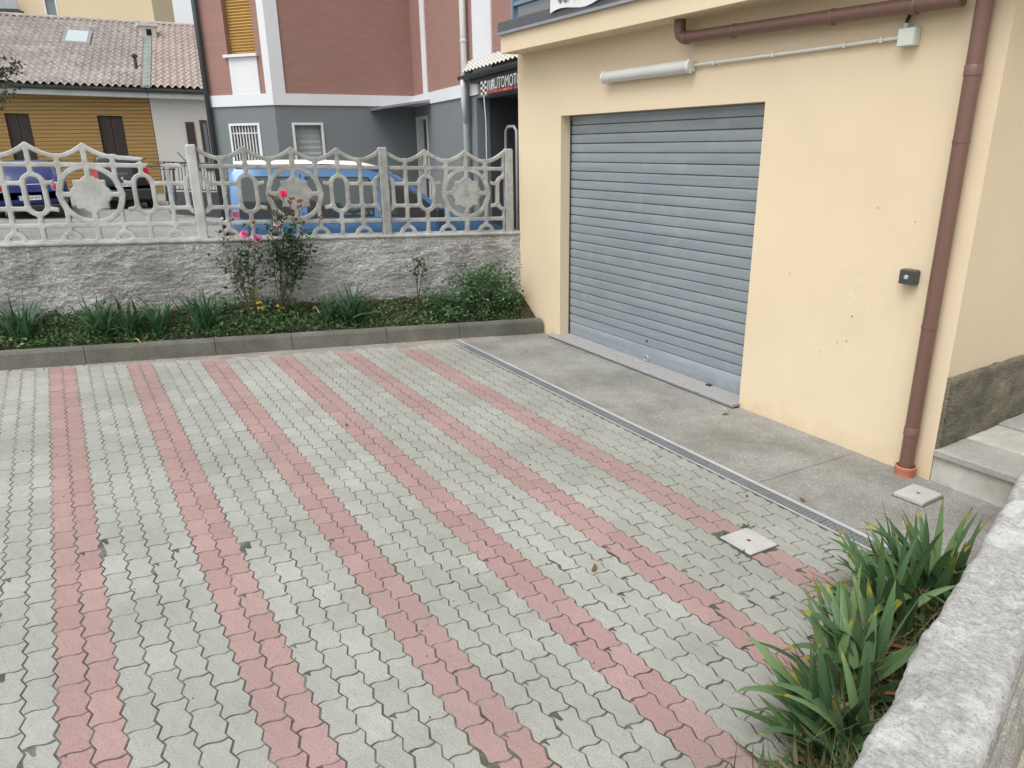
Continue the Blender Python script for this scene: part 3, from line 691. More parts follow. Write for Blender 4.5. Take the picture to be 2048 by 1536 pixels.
# roller shutter
XS = 5.142
sh = empty('roller_shutter', (XS, (DY0 + DY1) / 2, -.1)); tag(sh, 'closed grey steel roller shutter in the cream garage wall', 'roller shutter')
SO = Vector(sh.location); zt0, zt1 = 2.365, .085; ns = 23; ph = (zt0 - zt1) / ns
def slat(name, h, prof=None):
    mb = MB(); y0, y1 = DY0 + .012 - SO.y, DY1 - .012 - SO.y
    prof = prof or [(.022, 0), (.003, .001), (-.002, .004), (-.0045, h * .2), (-.006, h * .45), (-.0065, h * .65), (-.0062, h * .80), (-.005, h * .89), (.003, h * .925), (.010, h * .935), (.022, h * .94)]
    mb.rings([[(x, y, z) for x, z in prof] for y in (y0, y1)], False, False, closed=False); o = mb.obj(name, M['slat'], sh); return smooth_by_angle(o, 50)
first = slat('slat', ph); first.location = (0, 0, zt1 - SO.z)
for i in range(1, ns):
    o = first.copy(); link(o); o.parent = sh; o.location = (random.gauss(0, .0006), 0, zt1 + ph * i - SO.z); o.rotation_euler = (random.gauss(0, .0004), 0, 0)
zb0, zb1 = gz(XS, DY1) + .052, gz(XS, DY0) + .052
mb = MB(); a = zb1 - SO.z; h = zt1 - SO.z; y0, y1 = DY0 + .012 - SO.y, DY1 - .012 - SO.y
mb.rings([[(x, y, z) for x, z in ((.02, b - .004), (-.003, b), (-.006, b + .02), (-.003, (b + h) / 2), (-.004, h - .012), (.004, h - .004), (.02, h - .001))] for y, b in ((y0, zb1 - SO.z), (y1, zb0 - SO.z))], False, False, closed=False); smooth_by_angle(mb.obj('bottom_bar', M['slat'], sh), 50)
mb = MB(); mb.box((.0, y0, zt0 - SO.z + .001), (.018, y1, DZ - SO.z - .001)); mb.box((-.012, y0, 2.425 - SO.z), (-.0005, y1, DZ - SO.z - .012)); mb.obj('top_panel', M['slat'], sh)
for y in (DY0 + .006, DY1 - .006):
    mb = MB(); mb.box((-.02, y - SO.y - .006, zb1 - SO.z - .03), (.03, y - SO.y + .006, DZ - SO.z)); mb.obj('guide_rail', M['darkmetal'], sh)
def shp(px, py): p = on_x(px, py, XS - .012); return Vector((0, p.y - SO.y, p.z - SO.z))
p = shp(1292, 716); mb = MB(); mb.tube([p + Vector((-.012, .038 * math.cos(a), .03 * math.sin(a) - .0)) for a in np.linspace(0, 2 * math.pi, 17)], .0055, 6); smooth_by_angle(mb.obj('pull_ring', M['galv'], sh))
p = shp(1293, 682); mb = MB(); lathe(mb, [(.001, -.014), (.012, -.012), (.014, -.004), (.014, .004)], p, 'x', 12); mb.obj('keyhole', M['black'], sh)
for px, py in ((1175, 683), (1420, 771)):
    p = shp(px, py); mb = MB(); mb.bbox((p.x - .05, p.y - .03, p.z - .02), (p.x - .008, p.y + .03, p.z + .015), .004); mb.obj('latch', M['black'], sh)

# lamp, conduit, junction box, pipes on the wall
la, lb = on_x(1210, 153, WX - .05), on_x(1385, 133, WX - .05)
lz = (la.z + lb.z) / 2; lamp = empty('tube_lamp', (WX, (la.y + lb.y) / 2, lz)); tag(lamp, 'long white fluorescent tube lamp above the roller shutter', 'wall lamp')
hl = abs(la.y - lb.y) / 2; mb = MB(); mb.bbox((-.055, -hl, -.045), (-.003, hl, .045), .012); mb.obj('housing', M['whiteplastic'], lamp)
mb = MB(); rs = []
for y in np.linspace(-hl + .03, hl - .03, 5): rs.append([(-.058 - .05 * math.sin(a), y, .055 * math.cos(a) - .003) for a in np.linspace(0, math.pi, 11)])
mb.rings(rs, True, True); smooth_by_angle(mb.obj('diffuser', M['diffuser'], lamp))
for s in (-1, 1):
    mb = MB(); rs = []
    for y in (s * (hl - .035), s * (hl + .004)): rs.append([(-.058 - .056 * math.sin(a), y, .06 * math.cos(a) - .003) for a in np.linspace(0, math.pi, 11)])
    mb.rings(rs); mb.obj('end_cap', M['whiteplastic'], lamp)
    for y in (.35, .75):
        mb = MB(); mb.box((-.075, s * hl * y - .012, -.062), (-.04, s * hl * y + .012, -.044)); mb.obj('clip', M['galv'], lamp)
bx = on_x(1815, 77, WX - .05); cz = lz + .0
jb = empty('junction_box', (WX, bx.y, cz)); tag(jb, 'small pale square junction box near the brown downpipe', 'junction box')
mb = MB(); mb.bbox((-.065, -.058, -.055), (-.0015, .058, .055), .006); mb.obj('body', M['box'], jb)
mb = MB(); mb.bbox((-.078, -.056, -.053), (-.0655, .056, .053), .005); mb.obj('lid', M['box'], jb)
mb = MB(); lathe(mb, [(.017, .0), (.017, .028), (.012, .032)], (-.035, .03, .055), 'z', 10); mb.obj('gland', M['box'], jb)
mb = MB(); mb.tube([(-.035, .03, .075), (-.037, .026, .105), (-.03, .012, .14), (-.012, .004, .158), (.0, .003, .162)], .012, 8); smooth_by_angle(mb.obj('cable', M['black'], jb))
mb = MB(); ye = (la.y + lb.y) / 2 - hl - .005; mb.tube([(WX - .03, ye, lz + .004), (WX - .028, (ye + bx.y) / 2, lz + .001), (WX - .03, bx.y + .06, lz + .004)], .0115, 8)
co = smooth_by_angle(mb.obj('conduit', M['whiteplastic'])); tag(co, 'thin white conduit tube running from lamp to junction box', 'conduit')
for t in (.12, .45, .78, .93):
    mb = MB(); y = ye + (bx.y + .06 - ye) * t; mb.box((WX - .048, y - .008, lz - .014), (WX - .002, y + .008, lz + .02)); mb.obj('saddle', M['whiteplastic'], co)
pr = .051; pa, pb_ = on_x(1362, 72, WX - .11), None
dp = MB(); zc = on_x(1362, 76, WX - .11).z; yc = on_x(1362, 76, WX - .11).y
path = [(WX - .11, yc + .02, SLZ - .002), (WX - .11, yc + .018, zc + .07), (WX - .11, yc + .005, zc + .022), (WX - .11, yc - .025, zc + .002), (WX - .11, yc - .07, zc - .003)]
o = MB(); o.tube(path, pr, 16); hp = empty('eaves_pipe', (WX - .11, yc, zc)); tag(hp, 'brown horizontal drain pipe with elbow under the roof slab', 'drain pipe')
ho = Vector(hp.location); o.v = [tuple(Vector(v) - ho) for v in o.v]; smooth_by_angle(o.obj('elbow', M['brownpipe'], hp))
o = MB(); o.tube([Vector((WX - .11, yc - .065, zc - .003)) - ho, Vector((WX - .11, 2.72, zc - .06)) - ho], pr - .002, 16); smooth_by_angle(o.obj('pipe', M['brownpipe'], hp))
for y in (yc - .07, yc - .6, yc - 1.5, yc - 2.1):
    k = (yc - y) / 2.4 * .06; o = MB(); lathe(o, [(pr + .001, -.022), (pr + .004, -.018), (pr + .004, .018), (pr + .001, .022)], Vector((WX - .11, y, zc - .003 - k)) - ho, 'y', 16); smooth_by_angle(o.obj('socket', M['brownpipe'], hp))
yp_ = 2.612; ds = empty('downpipe', (WX - .068, yp_, gz(WX, yp_))); tag(ds, 'tall brown downpipe at the garage corner standing in an orange collar', 'downpipe')
mb = MB(); mb.tube([(0, 0, .02), (0, 0, 1.6), (0, 0, SLZ - ds.location.z - .002)], .0485, 20); smooth_by_angle(mb.obj('pipe', M['brownpipe'], ds))
for z in (.34, 2.72): mb = MB(); lathe(mb, [(.049, -.03), (.0525, -.026), (.0525, .03), (.049, .036)], (0, 0, z), 'z', 20); smooth_by_angle(mb.obj('socket', M['brownpipe'], ds))
for z in (1.1, 2.3): mb = MB(); mb.box((.03, -.012, z), (.067, .012, z + .02)); lathe(mb, [(.0495, 0), (.0515, 0), (.0515, .02), (.0495, .02)], (0, 0, z), 'z', 20); mb.obj('bracket', M['brownpipe'], ds)
mb = MB(); lathe(mb, [(.058, -.005), (.066, .0), (.068, .045), (.071, .05), (.071, .075), (.064, .077), (.062, .05)], (0, 0, 0), 'z', 24); smooth_by_angle(mb.obj('collar', M['collar'], ds), 35)
ic = on_x(1820, 553, WX - .03); it = empty('doorbell_box', (WX, ic.y, ic.z)); tag(it, 'small dark square doorbell box on the cream wall left of the downpipe', 'doorbell')
mb = MB(); mb.bbox((-.075, -.056, -.05), (-.0015, .056, .05), .008); mb.obj('housing', M['intercom'], it)
mb = MB(); lathe(mb, [(.001, -.084), (.014, -.082), (.016, -.0755), (.016, -.07)], (0, 0, .0), 'x', 16); mb.obj('button', M['galv'], it)

# terrace railing and banner on the roof edge
rl = empty('terrace_railing', (SX + .05, 6.6, 3.495)); tag(rl, 'blue grey metal railing on the garage roof edge', 'railing')
for y in (-1.2, -.1, 1.08): mb = MB(); mb.box((-.02, y - .02, .0), (.02, y + .02, 1.0)); mb.obj('post', M['blueframe'], rl)
for z in (.14, .46, .78, .98): mb = MB(); mb.box((-.014, -4.2, z), (.014, 1.1, z + .035)); mb.obj('rail', M['blueframe'], rl)
mb = MB(); mb.box((.018, -4.2, .03), (.024, 1.06, .97)); mb.obj('glass_panel', M['winglass'], rl)
bn = MB(); rows = []; XB = SX - .03
y0 = on_x(1100, 27, XB).y; zb = on_x(1100, 27, XB).z
for th in (0, .003):
    rows = []
    for i in range(27):
        y = y0 - 2.6 * i / 26; sg = -.03 * math.sin(math.pi * min(1, i / 5)) * 0 + .02 * math.sin(i * .8)
        rows.append([(XB + th - .010 * math.sin(i * .9), y, zb + sg * (i > 0)), (XB + th - .004 * math.sin(i * .9), y - .015, zb + .25), (XB + th, y - .03, zb + .75)])
    bn.rings(rows, False, False, closed=False)
bo = bn.obj('banner', M['cloth_white']); tag(bo, 'white cloth banner with grey lettering tied to the terrace railing', 'banner')
ta, tb_ = on_x(1113, 14, XB - .013), on_x(1160, 5, XB - .013)
put_text('lettering', 'CENT', .46, M['greyink'], bo, (XB - .014, (ta.y + tb_.y) / 2, ta.z + .165), (0, -1, 0), (0, 0, 1), ta.y - tb_.y)

# ---- stairs beside the garage
st = empty('stairs', (5.3, 2.1, -.2)); tag(st, 'grey stone steps beside the cream garage end wall', 'stairs'); so_ = Vector(st.location)
mb = MB(); mb.box((5.004, 1.2, -.3), (5.6, CY - .003, .028)); mb.v = [tuple(Vector(v) - so_) for v in mb.v]; mb.obj('riser', M['riser'], st)
mb = MB(); mb.bbox((4.972, 1.2, .0285), (5.36, CY - .006, .078), .010); mb.v = [tuple(Vector(v) - so_) for v in mb.v]; mb.obj('tread', M['step'], st)
mb = MB(); mb.bbox((5.363, 1.2, .0288), (5.80, CY - .006, .082), .004); mb.v = [tuple(Vector(v) - so_) for v in mb.v]; mb.obj('tread', M['riser'], st)
mb = MB(); mb.bbox((5.803, 1.2, .029), (7.6, CY - .006, .10), .006); mb.v = [tuple(Vector(v) - so_) for v in mb.v]; mb.obj('landing', M['step'], st)
mb = MB(); rows = []
for i in range(70):
    x = 4.995 + 3.0 * i / 69; row = []
    for j in range(22):
        t = j / 21; top = .60 + .012 * mn.noise(Vector((x * 9, 0, 0))); bot = .085; z = bot + (top - bot) * t
        row.append((x, CY - .028 - .012 * mn.noise(Vector((x * 7, z * 7, 0))) - .012 * mn.noise(Vector((x * 21, z * 21, 3))) * min(1, (21 - j) / 2) + (.025 if j == 21 else 0), z))
    rows.append(row)
mb.rings(rows, False, False, closed=False); mb.add([], []); mb.quad((4.995, CY - .028, .085), (4.995, CY, .085), (4.995, CY, .60), (4.995, CY - .028, .60)); gpart(mb, 'plinth', M['plinth'], True)

# ---- drainage channel
dr = empty('drain_channel', (3.775, 4.7, gz(3.775, 4.7))); tag(dr, 'long narrow galvanised drain channel with mesh grates across the yard', 'drain'); do = Vector(dr.location)
YD0, YD1 = 1.45, 7.58
def long_box(mb, x0, x1, y0, y1, za, zb):
    mb.rings([[(x0, y, gz(x0, y) + za), (x1, y, gz(x1, y) + za), (x1, y, gz(x1, y) + zb), (x0, y, gz(x0, y) + zb)] for y in (y0, y1)])
for x0, x1 in ((3.703, 3.714), (3.818, 3.846)):
    mb = MB(); long_box(mb, x0, x1, YD0, YD1, -.12, .004); mb.v = [tuple(Vector(v) - do) for v in mb.v]; mb.obj('rim', M['galv'], dr)
mb = MB(); long_box(mb, 3.7145, 3.8175, YD0, YD1, -.13, -.045); mb.v = [tuple(Vector(v) - do) for v in mb.v]; mb.obj('channel_bed', M['void'], dr)
y = YD0
while y < YD1 - .1:
    ye_ = min(y + 1.0, YD1); mb = MB()
    for x in (3.718, 3.7415, 3.766, 3.7905, 3.8145): long_box(mb, x - .0020, x + .0020, y + .004, ye_ - .004, -.008, .002)
    for q in np.arange(y + .006, ye_ - .008, .0305): long_box(mb, 3.7148, 3.8172, q, q + .0035, -.006, .001)
    mb.v = [tuple(Vector(v) - do) for v in mb.v]; mb.obj('grate', M['galv_grate'], dr); y = ye_

# ---- inspection covers
def cover(ctr, w, l, h, label, rz=0):
    e = empty('inspection_cover', (ctr[0], ctr[1], gz(*ctr)), rz); tag(e, label, 'manhole cover', 'concrete inspection covers')
    mb = MB(); r = .011; n = 12; o = [(-w / 2, -l / 2), (w / 2, -l / 2), (w / 2, l / 2), (-w / 2, l / 2)]
    mb.bbox((-w / 2, -l / 2, -.02), (w / 2, l / 2, h), .004); p = mb.obj('slab', M['cover'], e)
    mb = MB(); lathe(mb, [(.012, h - .002), (.012, h + .0006), (.0005, h + .0008)], (0, 0, 0), 'z', 12); mb.obj('lifting_hole', M['black'], e)
    mb = MB(); k = .007; mb.box((-w / 2 - k, -l / 2 - k, -.02), (w / 2 + k, l / 2 + k, .0035)); mb.obj('frame', M['joint'], e)
    for o_ in e.children: o_.matrix_parent_inverse = Matrix.Identity(4)
    e.rotation_euler = (.01234, .0406, rz); return e
cover(MH1, .235, .232, .010, 'pale concrete inspection cover set among the pavers in the red stripe')
cover((4.655, 2.357), .262, .20, .026, 'raised pale concrete inspection cover on the apron near the downpipe', R(3))

# ================================================================== FOREGROUND PARAPET
BE = math.atan(.28); CB, SB = math.cos(BE), math.sin(BE); E0 = Vector((1.36, .74, 0)); PZ = .75
def Pp(s, q, z): return Vector((E0.x + CB * s + SB * q, E0.y + SB * s - CB * q, z))   # q: towards the street side
par = empty('parapet_wall', Pp(1.5, .12, 0)); tag(par, 'crumbling limewashed parapet wall in the right foreground', 'wall'); po = Vector(par.location)
TH = .235
prof = [(0.012, -.95), (0.010, -.4), (.006, -.12), (0, -.035), (.006, -.012), (.018, -.001)] + [(.018 + (TH - .036) * i / 44, 0) for i in range(1, 44)] + [(TH - .018, -.001), (TH - .005, -.012), (TH, -.03)]
rs = []; N = 1000
flakes = [(.42, .12, .10, .009), (1.02, .10, .12, -.009), (1.20, .17, .12, .006), (.2, .15, .07, -.006), (1.75, .12, .16, .008), (.70, .03, .05, .006), (.85, .20, .10, .006), (1.45, .05, .08, -.006)]
for i in range(N + 1):
    s = -1.3 + 5.1 * i / N; row = []
    for k, (q, h) in enumerate(prof):
        edge = .022 * mn.noise(Vector((s * 2.6, 3.3, 0))) + .012 * mn.noise(Vector((s * 8, 1, 0))) + .006 * mn.noise(Vector((s * 26, 5, 0)))
        edge2 = .010 * mn.noise(Vector((s * 5, 9, 0))) + .005 * mn.noise(Vector((s * 22, 8, 0)))
        t = q / TH; dq = edge * (1 - t) + edge2 * t
        z = PZ + h
        if h > -.04:
            z += .0055 * mn.noise(Vector((s * 6, q * 6, 1))) + .0030 * mn.noise(Vector((s * 24, q * 24, 2))) + .0020 * mn.noise(Vector((s * 75, q * 75, 2)))
            for fs, fq, fr, fh in flakes:
                ang = math.atan2(q - fq, s - fs); rr = fr * (1 + .16 * mn.noise(Vector((ang * 5, fs, 3))) + .45 * mn.noise(Vector((math.cos(ang) * 1.7 + fs * 9, math.sin(ang) * 1.7, 0)))); dd = math.hypot((s - fs), (q - fq) * 1.3)
                z += fh * max(0, min(1, (rr - dd) / .0045))
        row.append(Pp(s, q + dq, z) - po)
    rs.append(row)
mb = MB(); mb.rings(rs, False, False, closed=False); mb.obj('coping', M['coping'], par, True)
mprof = [(TH - .004, -.03), (TH - .002, -.06), (TH + .004, -.066), (TH + .006, -.09), (TH + .016, -.096), (TH + .02, -.102), (TH + .018, -.128), (TH + .010, -.134), (TH + .012, -.152), (TH + .03, -.158), (TH + .034, -.165), (TH + .032, -.195), (TH + .04, -.203), (TH + .046, -.23), (TH + .05, -.30), (TH + .05, -.42)]
rs = []
for i in range(201):
    s = -1.3 + 5.1 * i / 200; e2 = .010 * mn.noise(Vector((s * 5, 9, 0))) * .4
    rs.append([Pp(s, q + e2 + .0015 * mn.noise(Vector((s * 30, k, 0))), PZ + h + .0015 * mn.noise(Vector((s * 30, k, 7)))) - po for k, (q, h) in enumerate(mprof)])
mb = MB(); mb.rings(rs, False, False, closed=False); mb.obj('moulding', M['moulding'], par)
mb = MB(); mb.rings([[Pp(s, q, z) - po for q, z in ((.02, -.25), (TH - .01, -.25), (TH - .01, PZ - .05), (.02, PZ - .05))] for s in (-1.29, 3.79)]); mb.obj('wall_core', M['moulding'], par)
# raised pavement on the street side and soil strip on the yard side
mb = MB(); mb.add([Pp(-6, TH + .05, PZ - .40), Pp(8, TH + .05, PZ - .40), Pp(8, 6, PZ - .40), Pp(-6, 6, PZ - .40)], [(0, 1, 2, 3)]); struct(mb.obj('pavement', M['pavement']))
rows = []
for i in range(90):
    s = -.3 + 2.85 * i / 89; row = []
    for j in range(12):
        t = j / 11; q = .02 - .40 * t; p = Pp(s, q + (.05 * mn.noise(Vector((s * 4, 2, 0))) * t), 0)
        row.append((p.x, p.y, gz(p.x, p.y) - .012 + .045 * (1 - t) ** .7 * min(1, t * 50 + 1) + .012 * mn.noise(Vector((s * 12, t * 8, 0))) * (1 - t * .5)))
    rows.append(row)
mb = MB(); mb.rings(rows, False, False, closed=False); struct(mb.obj('soil_strip', M['soil'], smooth=True))

# ================================================================== PLANTS
def blade(base, az, length, lean, width, droop, segs=7, tipv=0.0, fold=.25, twist=0.0):
    """one sword leaf: returns verts, faces, tip values"""
    vs, fs, tp = [], [], []; p = Vector(base); ang = lean; d2 = Vector((math.cos(az), math.sin(az), 0)); side0 = Vector((-math.sin(az), math.cos(az), 0)); st_ = length / segs
    for i in range(segs + 1):
        t = i / segs; dirv = d2 * math.sin(ang) + Vector((0, 0, 1)) * math.cos(ang); nrm = d2 * math.cos(ang) - Vector((0, 0, 1)) * math.sin(ang)
        side = (side0 * math.cos(twist * t) + nrm * math.sin(twist * t)); n2 = nrm * math.cos(twist * t) - side0 * math.sin(twist * t)
        wd = width * (.55 + .45 * min(1, t * 3)) * (1 - max(0, (t - .45) / .55) ** 1.8) * .5 + .0006
        vs += [p - side * wd + n2 * wd * fold, p.copy(), p + side * wd + n2 * wd * fold]
        k = max(0, (t - (1 - tipv)) / max(tipv, .01)) if tipv > 0 else 0; tp += [k * .95] * 3
        if i: b = (i - 1) * 3; fs += [(b, b + 1, b + 4, b + 3), (b + 1, b + 2, b + 5, b + 4)]
        p = p + dirv * st_; ang += droop * (1 / segs) * (.4 + 1.2 * t)
    return vs, fs, tp
def with_tip(o, tp):
    at = o.data.attributes.new('tip', 'FLOAT', 'POINT'); at.data.foreach_set('value', tp); return o
def iris_clump(loc, n, h, spread, label, seed, wid=.032):
    rd = random.Random(seed); e = empty('iris_clump', loc); tag(e, label, 'iris', 'irises by the parapet')
    fans = [(rd.gauss(0, spread), rd.gauss(0, spread * .7), rd.uniform(0, 2 * math.pi)) for _ in range(max(3, n // 6))]
    for i in range(n):
        fx, fy, fa = fans[i % len(fans)]; k = (i // len(fans)); sgn = 1 if rd.random() < .5 else -1
        az = fa + (0 if sgn > 0 else math.pi) + rd.gauss(0, .35)
        if rd.random() < .55: az = math.pi / 2 + BE + .35 + rd.gauss(0, .75)                # most lean out over the paving
        lean = abs(rd.gauss(.20 + .09 * k, .16)); L = h * rd.uniform(.70, 1.10) * (1 - .02 * k)
        droop = abs(rd.gauss(.35, .3)) if rd.random() < .68 else rd.uniform(1.2, 2.6)
        tip = rd.choice([0, 0, 0, .06, .1, .18, .3]) if rd.random() < .8 else rd.uniform(.3, .5)
        vs, fs, tp = blade((fx + .012 * math.cos(az), fy + .012 * math.sin(az), -.02), az, L, lean, wid * rd.uniform(.75, 1.15), droop, 8, tip, rd.uniform(.08, .3), rd.gauss(0, .5))
        o = mesh_obj('leaf', vs, fs, M['iris'], e, True); with_tip(o, tp)
    for i in range(n // 7):                                   # dry, collapsed leaves at the foot
        az = rd.uniform(0, 6.28); vs, fs, tp = blade((rd.gauss(0, spread), rd.gauss(0, spread), .0), az, h * rd.uniform(.3, .55), rd.uniform(.9, 1.35), wid * .7, rd.uniform(.3, 1.4), 6,   .98, .4, rd.gauss(0, 1.2))
        o = mesh_obj('dry_leaf', vs, fs, M['iris'], e, True); with_tip(o, [max(.8, t) for t in tp])
    return e
def gp(px, py, dz=0.0): p = on_ground(px, py); return (p.x, p.y, p.z + dz)
iris_clump(gp(1800, 1240), 64, .56, .10, 'iris clump farthest along the parapet, against the drain grate', 11, .044)
iris_clump(gp(1880, 1195), 36, .56, .06, 'iris clump half hidden behind the parapet edge near the inspection cover', 17, .044)
iris_clump(gp(1728, 1368), 54, .50, .080, 'middle iris clump in front of the crumbling parapet', 12, .046)
iris_clump(gp(1668, 1515), 60, .48, .080, 'nearest iris clump at the bottom right by dry grass', 13, .046)

def card_mesh(name, mat, pts, size, parent=None, up=.4, shape='leaf', seed=1, jit=.35):
    """many small leaf faces in one mesh: each a folded rhombus"""
    r = np.random.default_rng(seed); n = len(pts); P = np.array(pts, float); d = r.normal(size=(n, 3)); d[:, 2] = np.abs(d[:, 2]) * up + .05; d /= np.linalg.norm(d, axis=1)[:, None]
    s = np.cross(d, r.normal(size=(n, 3))); s /= np.linalg.norm(s, axis=1)[:, None]; nn = np.cross(d, s)
    L = size * r.uniform(1 - jit, 1 + jit, n)[:, None]; wd = L * .33
    if shape == 'grass': wd = L * .011
    a = P; b = P + d * L * .45 + s * wd + nn * L * .08; c = P + d * L; e = P + d * L * .45 - s * wd + nn * L * .08; mid = P + d * L * .5
    vs = np.stack([a, b, c, e, mid], 1).reshape(-1, 3); k = np.arange(n)[:, None] * 5
    fs = np.concatenate([k + [0, 1, 4], k + [1, 2, 4], k + [2, 3, 4], k + [3, 0, 4]], 1).reshape(-1, 3)
    return mesh_obj(name, vs.tolist(), fs.tolist(), mat, parent)
# dry grass and weeds at the foot of the parapet
pts = []
for _ in range(2600):
    s = random.uniform(.30, 1.05) if random.random() < .8 else random.uniform(1.05, 2.6); q = -abs(random.gauss(.08, .14)); p = Pp(s, q, 0); pts.append((p.x, p.y, gz(p.x, p.y) + .01))
o = card_mesh('grass', M['drygrass'], pts, .13, None, .8, 'grass', 3, .7); o['kind'] = 'stuff'; o['label'] = 'thin dry grass and weeds at the foot of the parapet'; o['category'] = 'grass'
# thin seeding grass stalks among the irises
mb = MB(); rd = random.Random(5)
for _ in range(70):
    s = rd.uniform(.35, 1.9); p = Pp(s, -abs(rd.gauss(.14, .09)), 0); b = Vector((p.x, p.y, gz(p.x, p.y))); az = rd.uniform(0, 6.28); L = rd.uniform(.18, .42); ln = rd.uniform(.2, .7)
    d = Vector((math.cos(az) * math.sin(ln), math.sin(az) * math.sin(ln), math.cos(ln))); mb.tube([b, b + d * L * .5 + Vector((0, 0, .03)), b + d * L], [.0012, .0010, .0005], 3)
    for q in range(3):
        a2 = az + rd.gauss(0, 1.2); t = rd.uniform(.55, .95); b2 = b + d * L * t; mb.tube([b2, b2 + Vector((math.cos(a2), math.sin(a2), .5)) * rd.uniform(.04, .1)], [.0008, .0004], 3)
o = mb.obj('grass', M['drygrass']); o['kind'] = 'stuff'; o['label'] = 'wiry seeding grass stalks rising between the irises'; o['category'] = 'grass'

def bed_clump(px, py, n, h, label, seed, off=-.30):
    u, q = wall_u(px, py, off); rd = random.Random(seed); z = bed_z(u, off); e = empty('leaf_clump', W(u, off, z - .01)); tag(e, label, 'plant', 'strap leaved plants in the bed')
    V2, F2 = [], []
    for i in range(n):
        az = rd.uniform(0, 6.28); vs, fs, tp = blade((rd.gauss(0, .05), rd.gauss(0, .03), 0), az, h * rd.uniform(.6, 1.15), abs(rd.gauss(.35, .25)), .026 * rd.uniform(.7, 1.2), rd.uniform(.2, 1.7), 6, 0, .25, rd.gauss(0, .5))
        o_ = len(V2); V2 += vs; F2 += [tuple(k + o_ for k in f) for f in fs]
    mesh_obj('foliage', V2, F2, M['daylily'], e, True); return e
bed_clump(45, 668, 60, .46, 'strap leaved plant in the bed at the far left below the wall', 21)
bed_clump(205, 655, 70, .46, 'strap leaved plant with a yellow leaf drooping over the kerb', 22)
bed_clump(255, 660, 36, .42, 'strap leaved plant leaning right of the drooping yellow leaf', 27)
bed_clump(318, 655, 50, .44, 'slender strap leaved plant before bare render under the fence post', 23)
bed_clump(405, 640, 60, .48, 'spiky dark strap leaved plant left of the roses', 24)
bed_clump(705, 635, 74, .48, 'arching blue green strap leaved plant between the rose and the shrub', 25)
bed_clump(655, 640, 26, .34, 'small tuft of strap leaves just right of the rose stems', 26)
u, q = wall_u(262, 680, -.46); vs, fs, tp = blade((0, 0, 0), -1.3, .30, .9, .02, 2.0, 7); o = mesh_obj('fallen_leaf', vs, fs, M['yellow_leaf'], None, True); o.location = W(u, -.44, bed_z(u, -.44)); tag(o, 'single yellowed strap leaf hanging over the kerb', 'leaf')
# ground cover in the bed
def ground_pts(n, ulist, zs=.06, offs=(-.47, -.04), sd=31):
    r = random.Random(sd); out = []
    for _ in range(n):
        u0, u1, dens, hh = r.choices(ulist, [x[2] for x in ulist])[0]; u = r.uniform(u0, u1); off = r.uniform(*offs); z = bed_z(u, off) + abs(r.gauss(0, hh)); out.append(tuple(W(u, off, z)))
    return out
uu = lambda px: wall_u(px, 650, -.3)[0]
cover_list = [(uu(1040), uu(860), 1.6, .05), (uu(860), uu(600), 1.7, .04), (uu(600), uu(430), 2.2, .085), (uu(430), uu(330), .7, .04), (uu(330), uu(230), .6, .03), (uu(230), uu(90), 1.3, .05), (uu(90), uu(-60), .8, .04)]
o = card_mesh('ground_cover', M['weed'], ground_pts(8800, cover_list), .036, None, .7, 'leaf', 8, .5); o['kind'] = 'stuff'; o['label'] = 'low green weeds covering the flower bed'; o['category'] = 'ground cover'

# shrub beside the garage
u, q = wall_u(955, 600, -.27); zc = bed_z(u, -.27); shb = empty('shrub', W(u, -.27, zc)); tag(shb, 'bushy green shrub with pale specks in the bed corner by the garage', 'shrub')
rd = random.Random(41); mb = MB(); pts = []
for i in range(64):
    az = rd.uniform(0, 6.28); el = rd.uniform(.10, 1.45); L = rd.uniform(.48, .84) * (.75 + .25 * math.sin(el)); d = Vector((math.cos(az) * math.cos(el) * 1.25, math.sin(az) * math.cos(el) * .42, math.sin(el) * .80)); b = Vector((rd.gauss(0, .06), rd.gauss(0, .03), -.02))
    e1 = b + d * L * .5 + Vector((0, 0, .05)); e2 = b + d * L; mb.tube([b, e1, e2], [.006, .004, .002], 5)
    for k in range(130):
        t = rd.random() ** .45; p = b + d * L * t + Vector((rd.gauss(0, .055), rd.gauss(0, .045), rd.gauss(.02, .045)));
        if p.z > -.03: pts.append(tuple(p))
mb.obj('branches', M['stem'], shb); card_mesh('foliage', M['shrub'], pts, .034, shb, .6, 'leaf', 9, .5)

# roses
def blossom(parent, p, r, mat, seed):
    rd = random.Random(seed); V2, F2 = [], []
    for ring, (n, rad, lift, sz_) in enumerate(((4, .15, .85, .55), (6, .38, .65, .75), (8, .62, .35, .9), (8, .8, .05, .85))):
        for k in range(n):
            a = 2 * math.pi * k / n + ring * .5 + rd.gauss(0, .12); c, s_ = math.cos(a), math.sin(a); o_ = len(V2)
            for i in range(4):
                t = i / 3
                for j in range(4):
                    w_ = (j / 3 - .5) * 1.5 * sz_ * math.sin(math.pi * (.25 + .55 * t)); rr = rad * t + .12 * t * t; z = lift * t - .25 * t ** 3 * (1 - lift) + .10 * w_ * w_ + rd.gauss(0, .02)
                    V2.append(Vector((c * rr - s_ * w_ * (.35 + .65 * t), s_ * rr + c * w_ * (.35 + .65 * t), z - .2)) * r)
            for i in range(3):
                for j in range(3): q = o_ + i * 4 + j; F2.append((q, q + 1, q + 5, q + 4))
    o = mesh_obj('blossom', V2, F2, mat, parent, True); o.location = p; o.rotation_euler = (R(55) + rd.gauss(0, .2), rd.gauss(0, .2), R(-25) + rd.gauss(0, .3)); return o
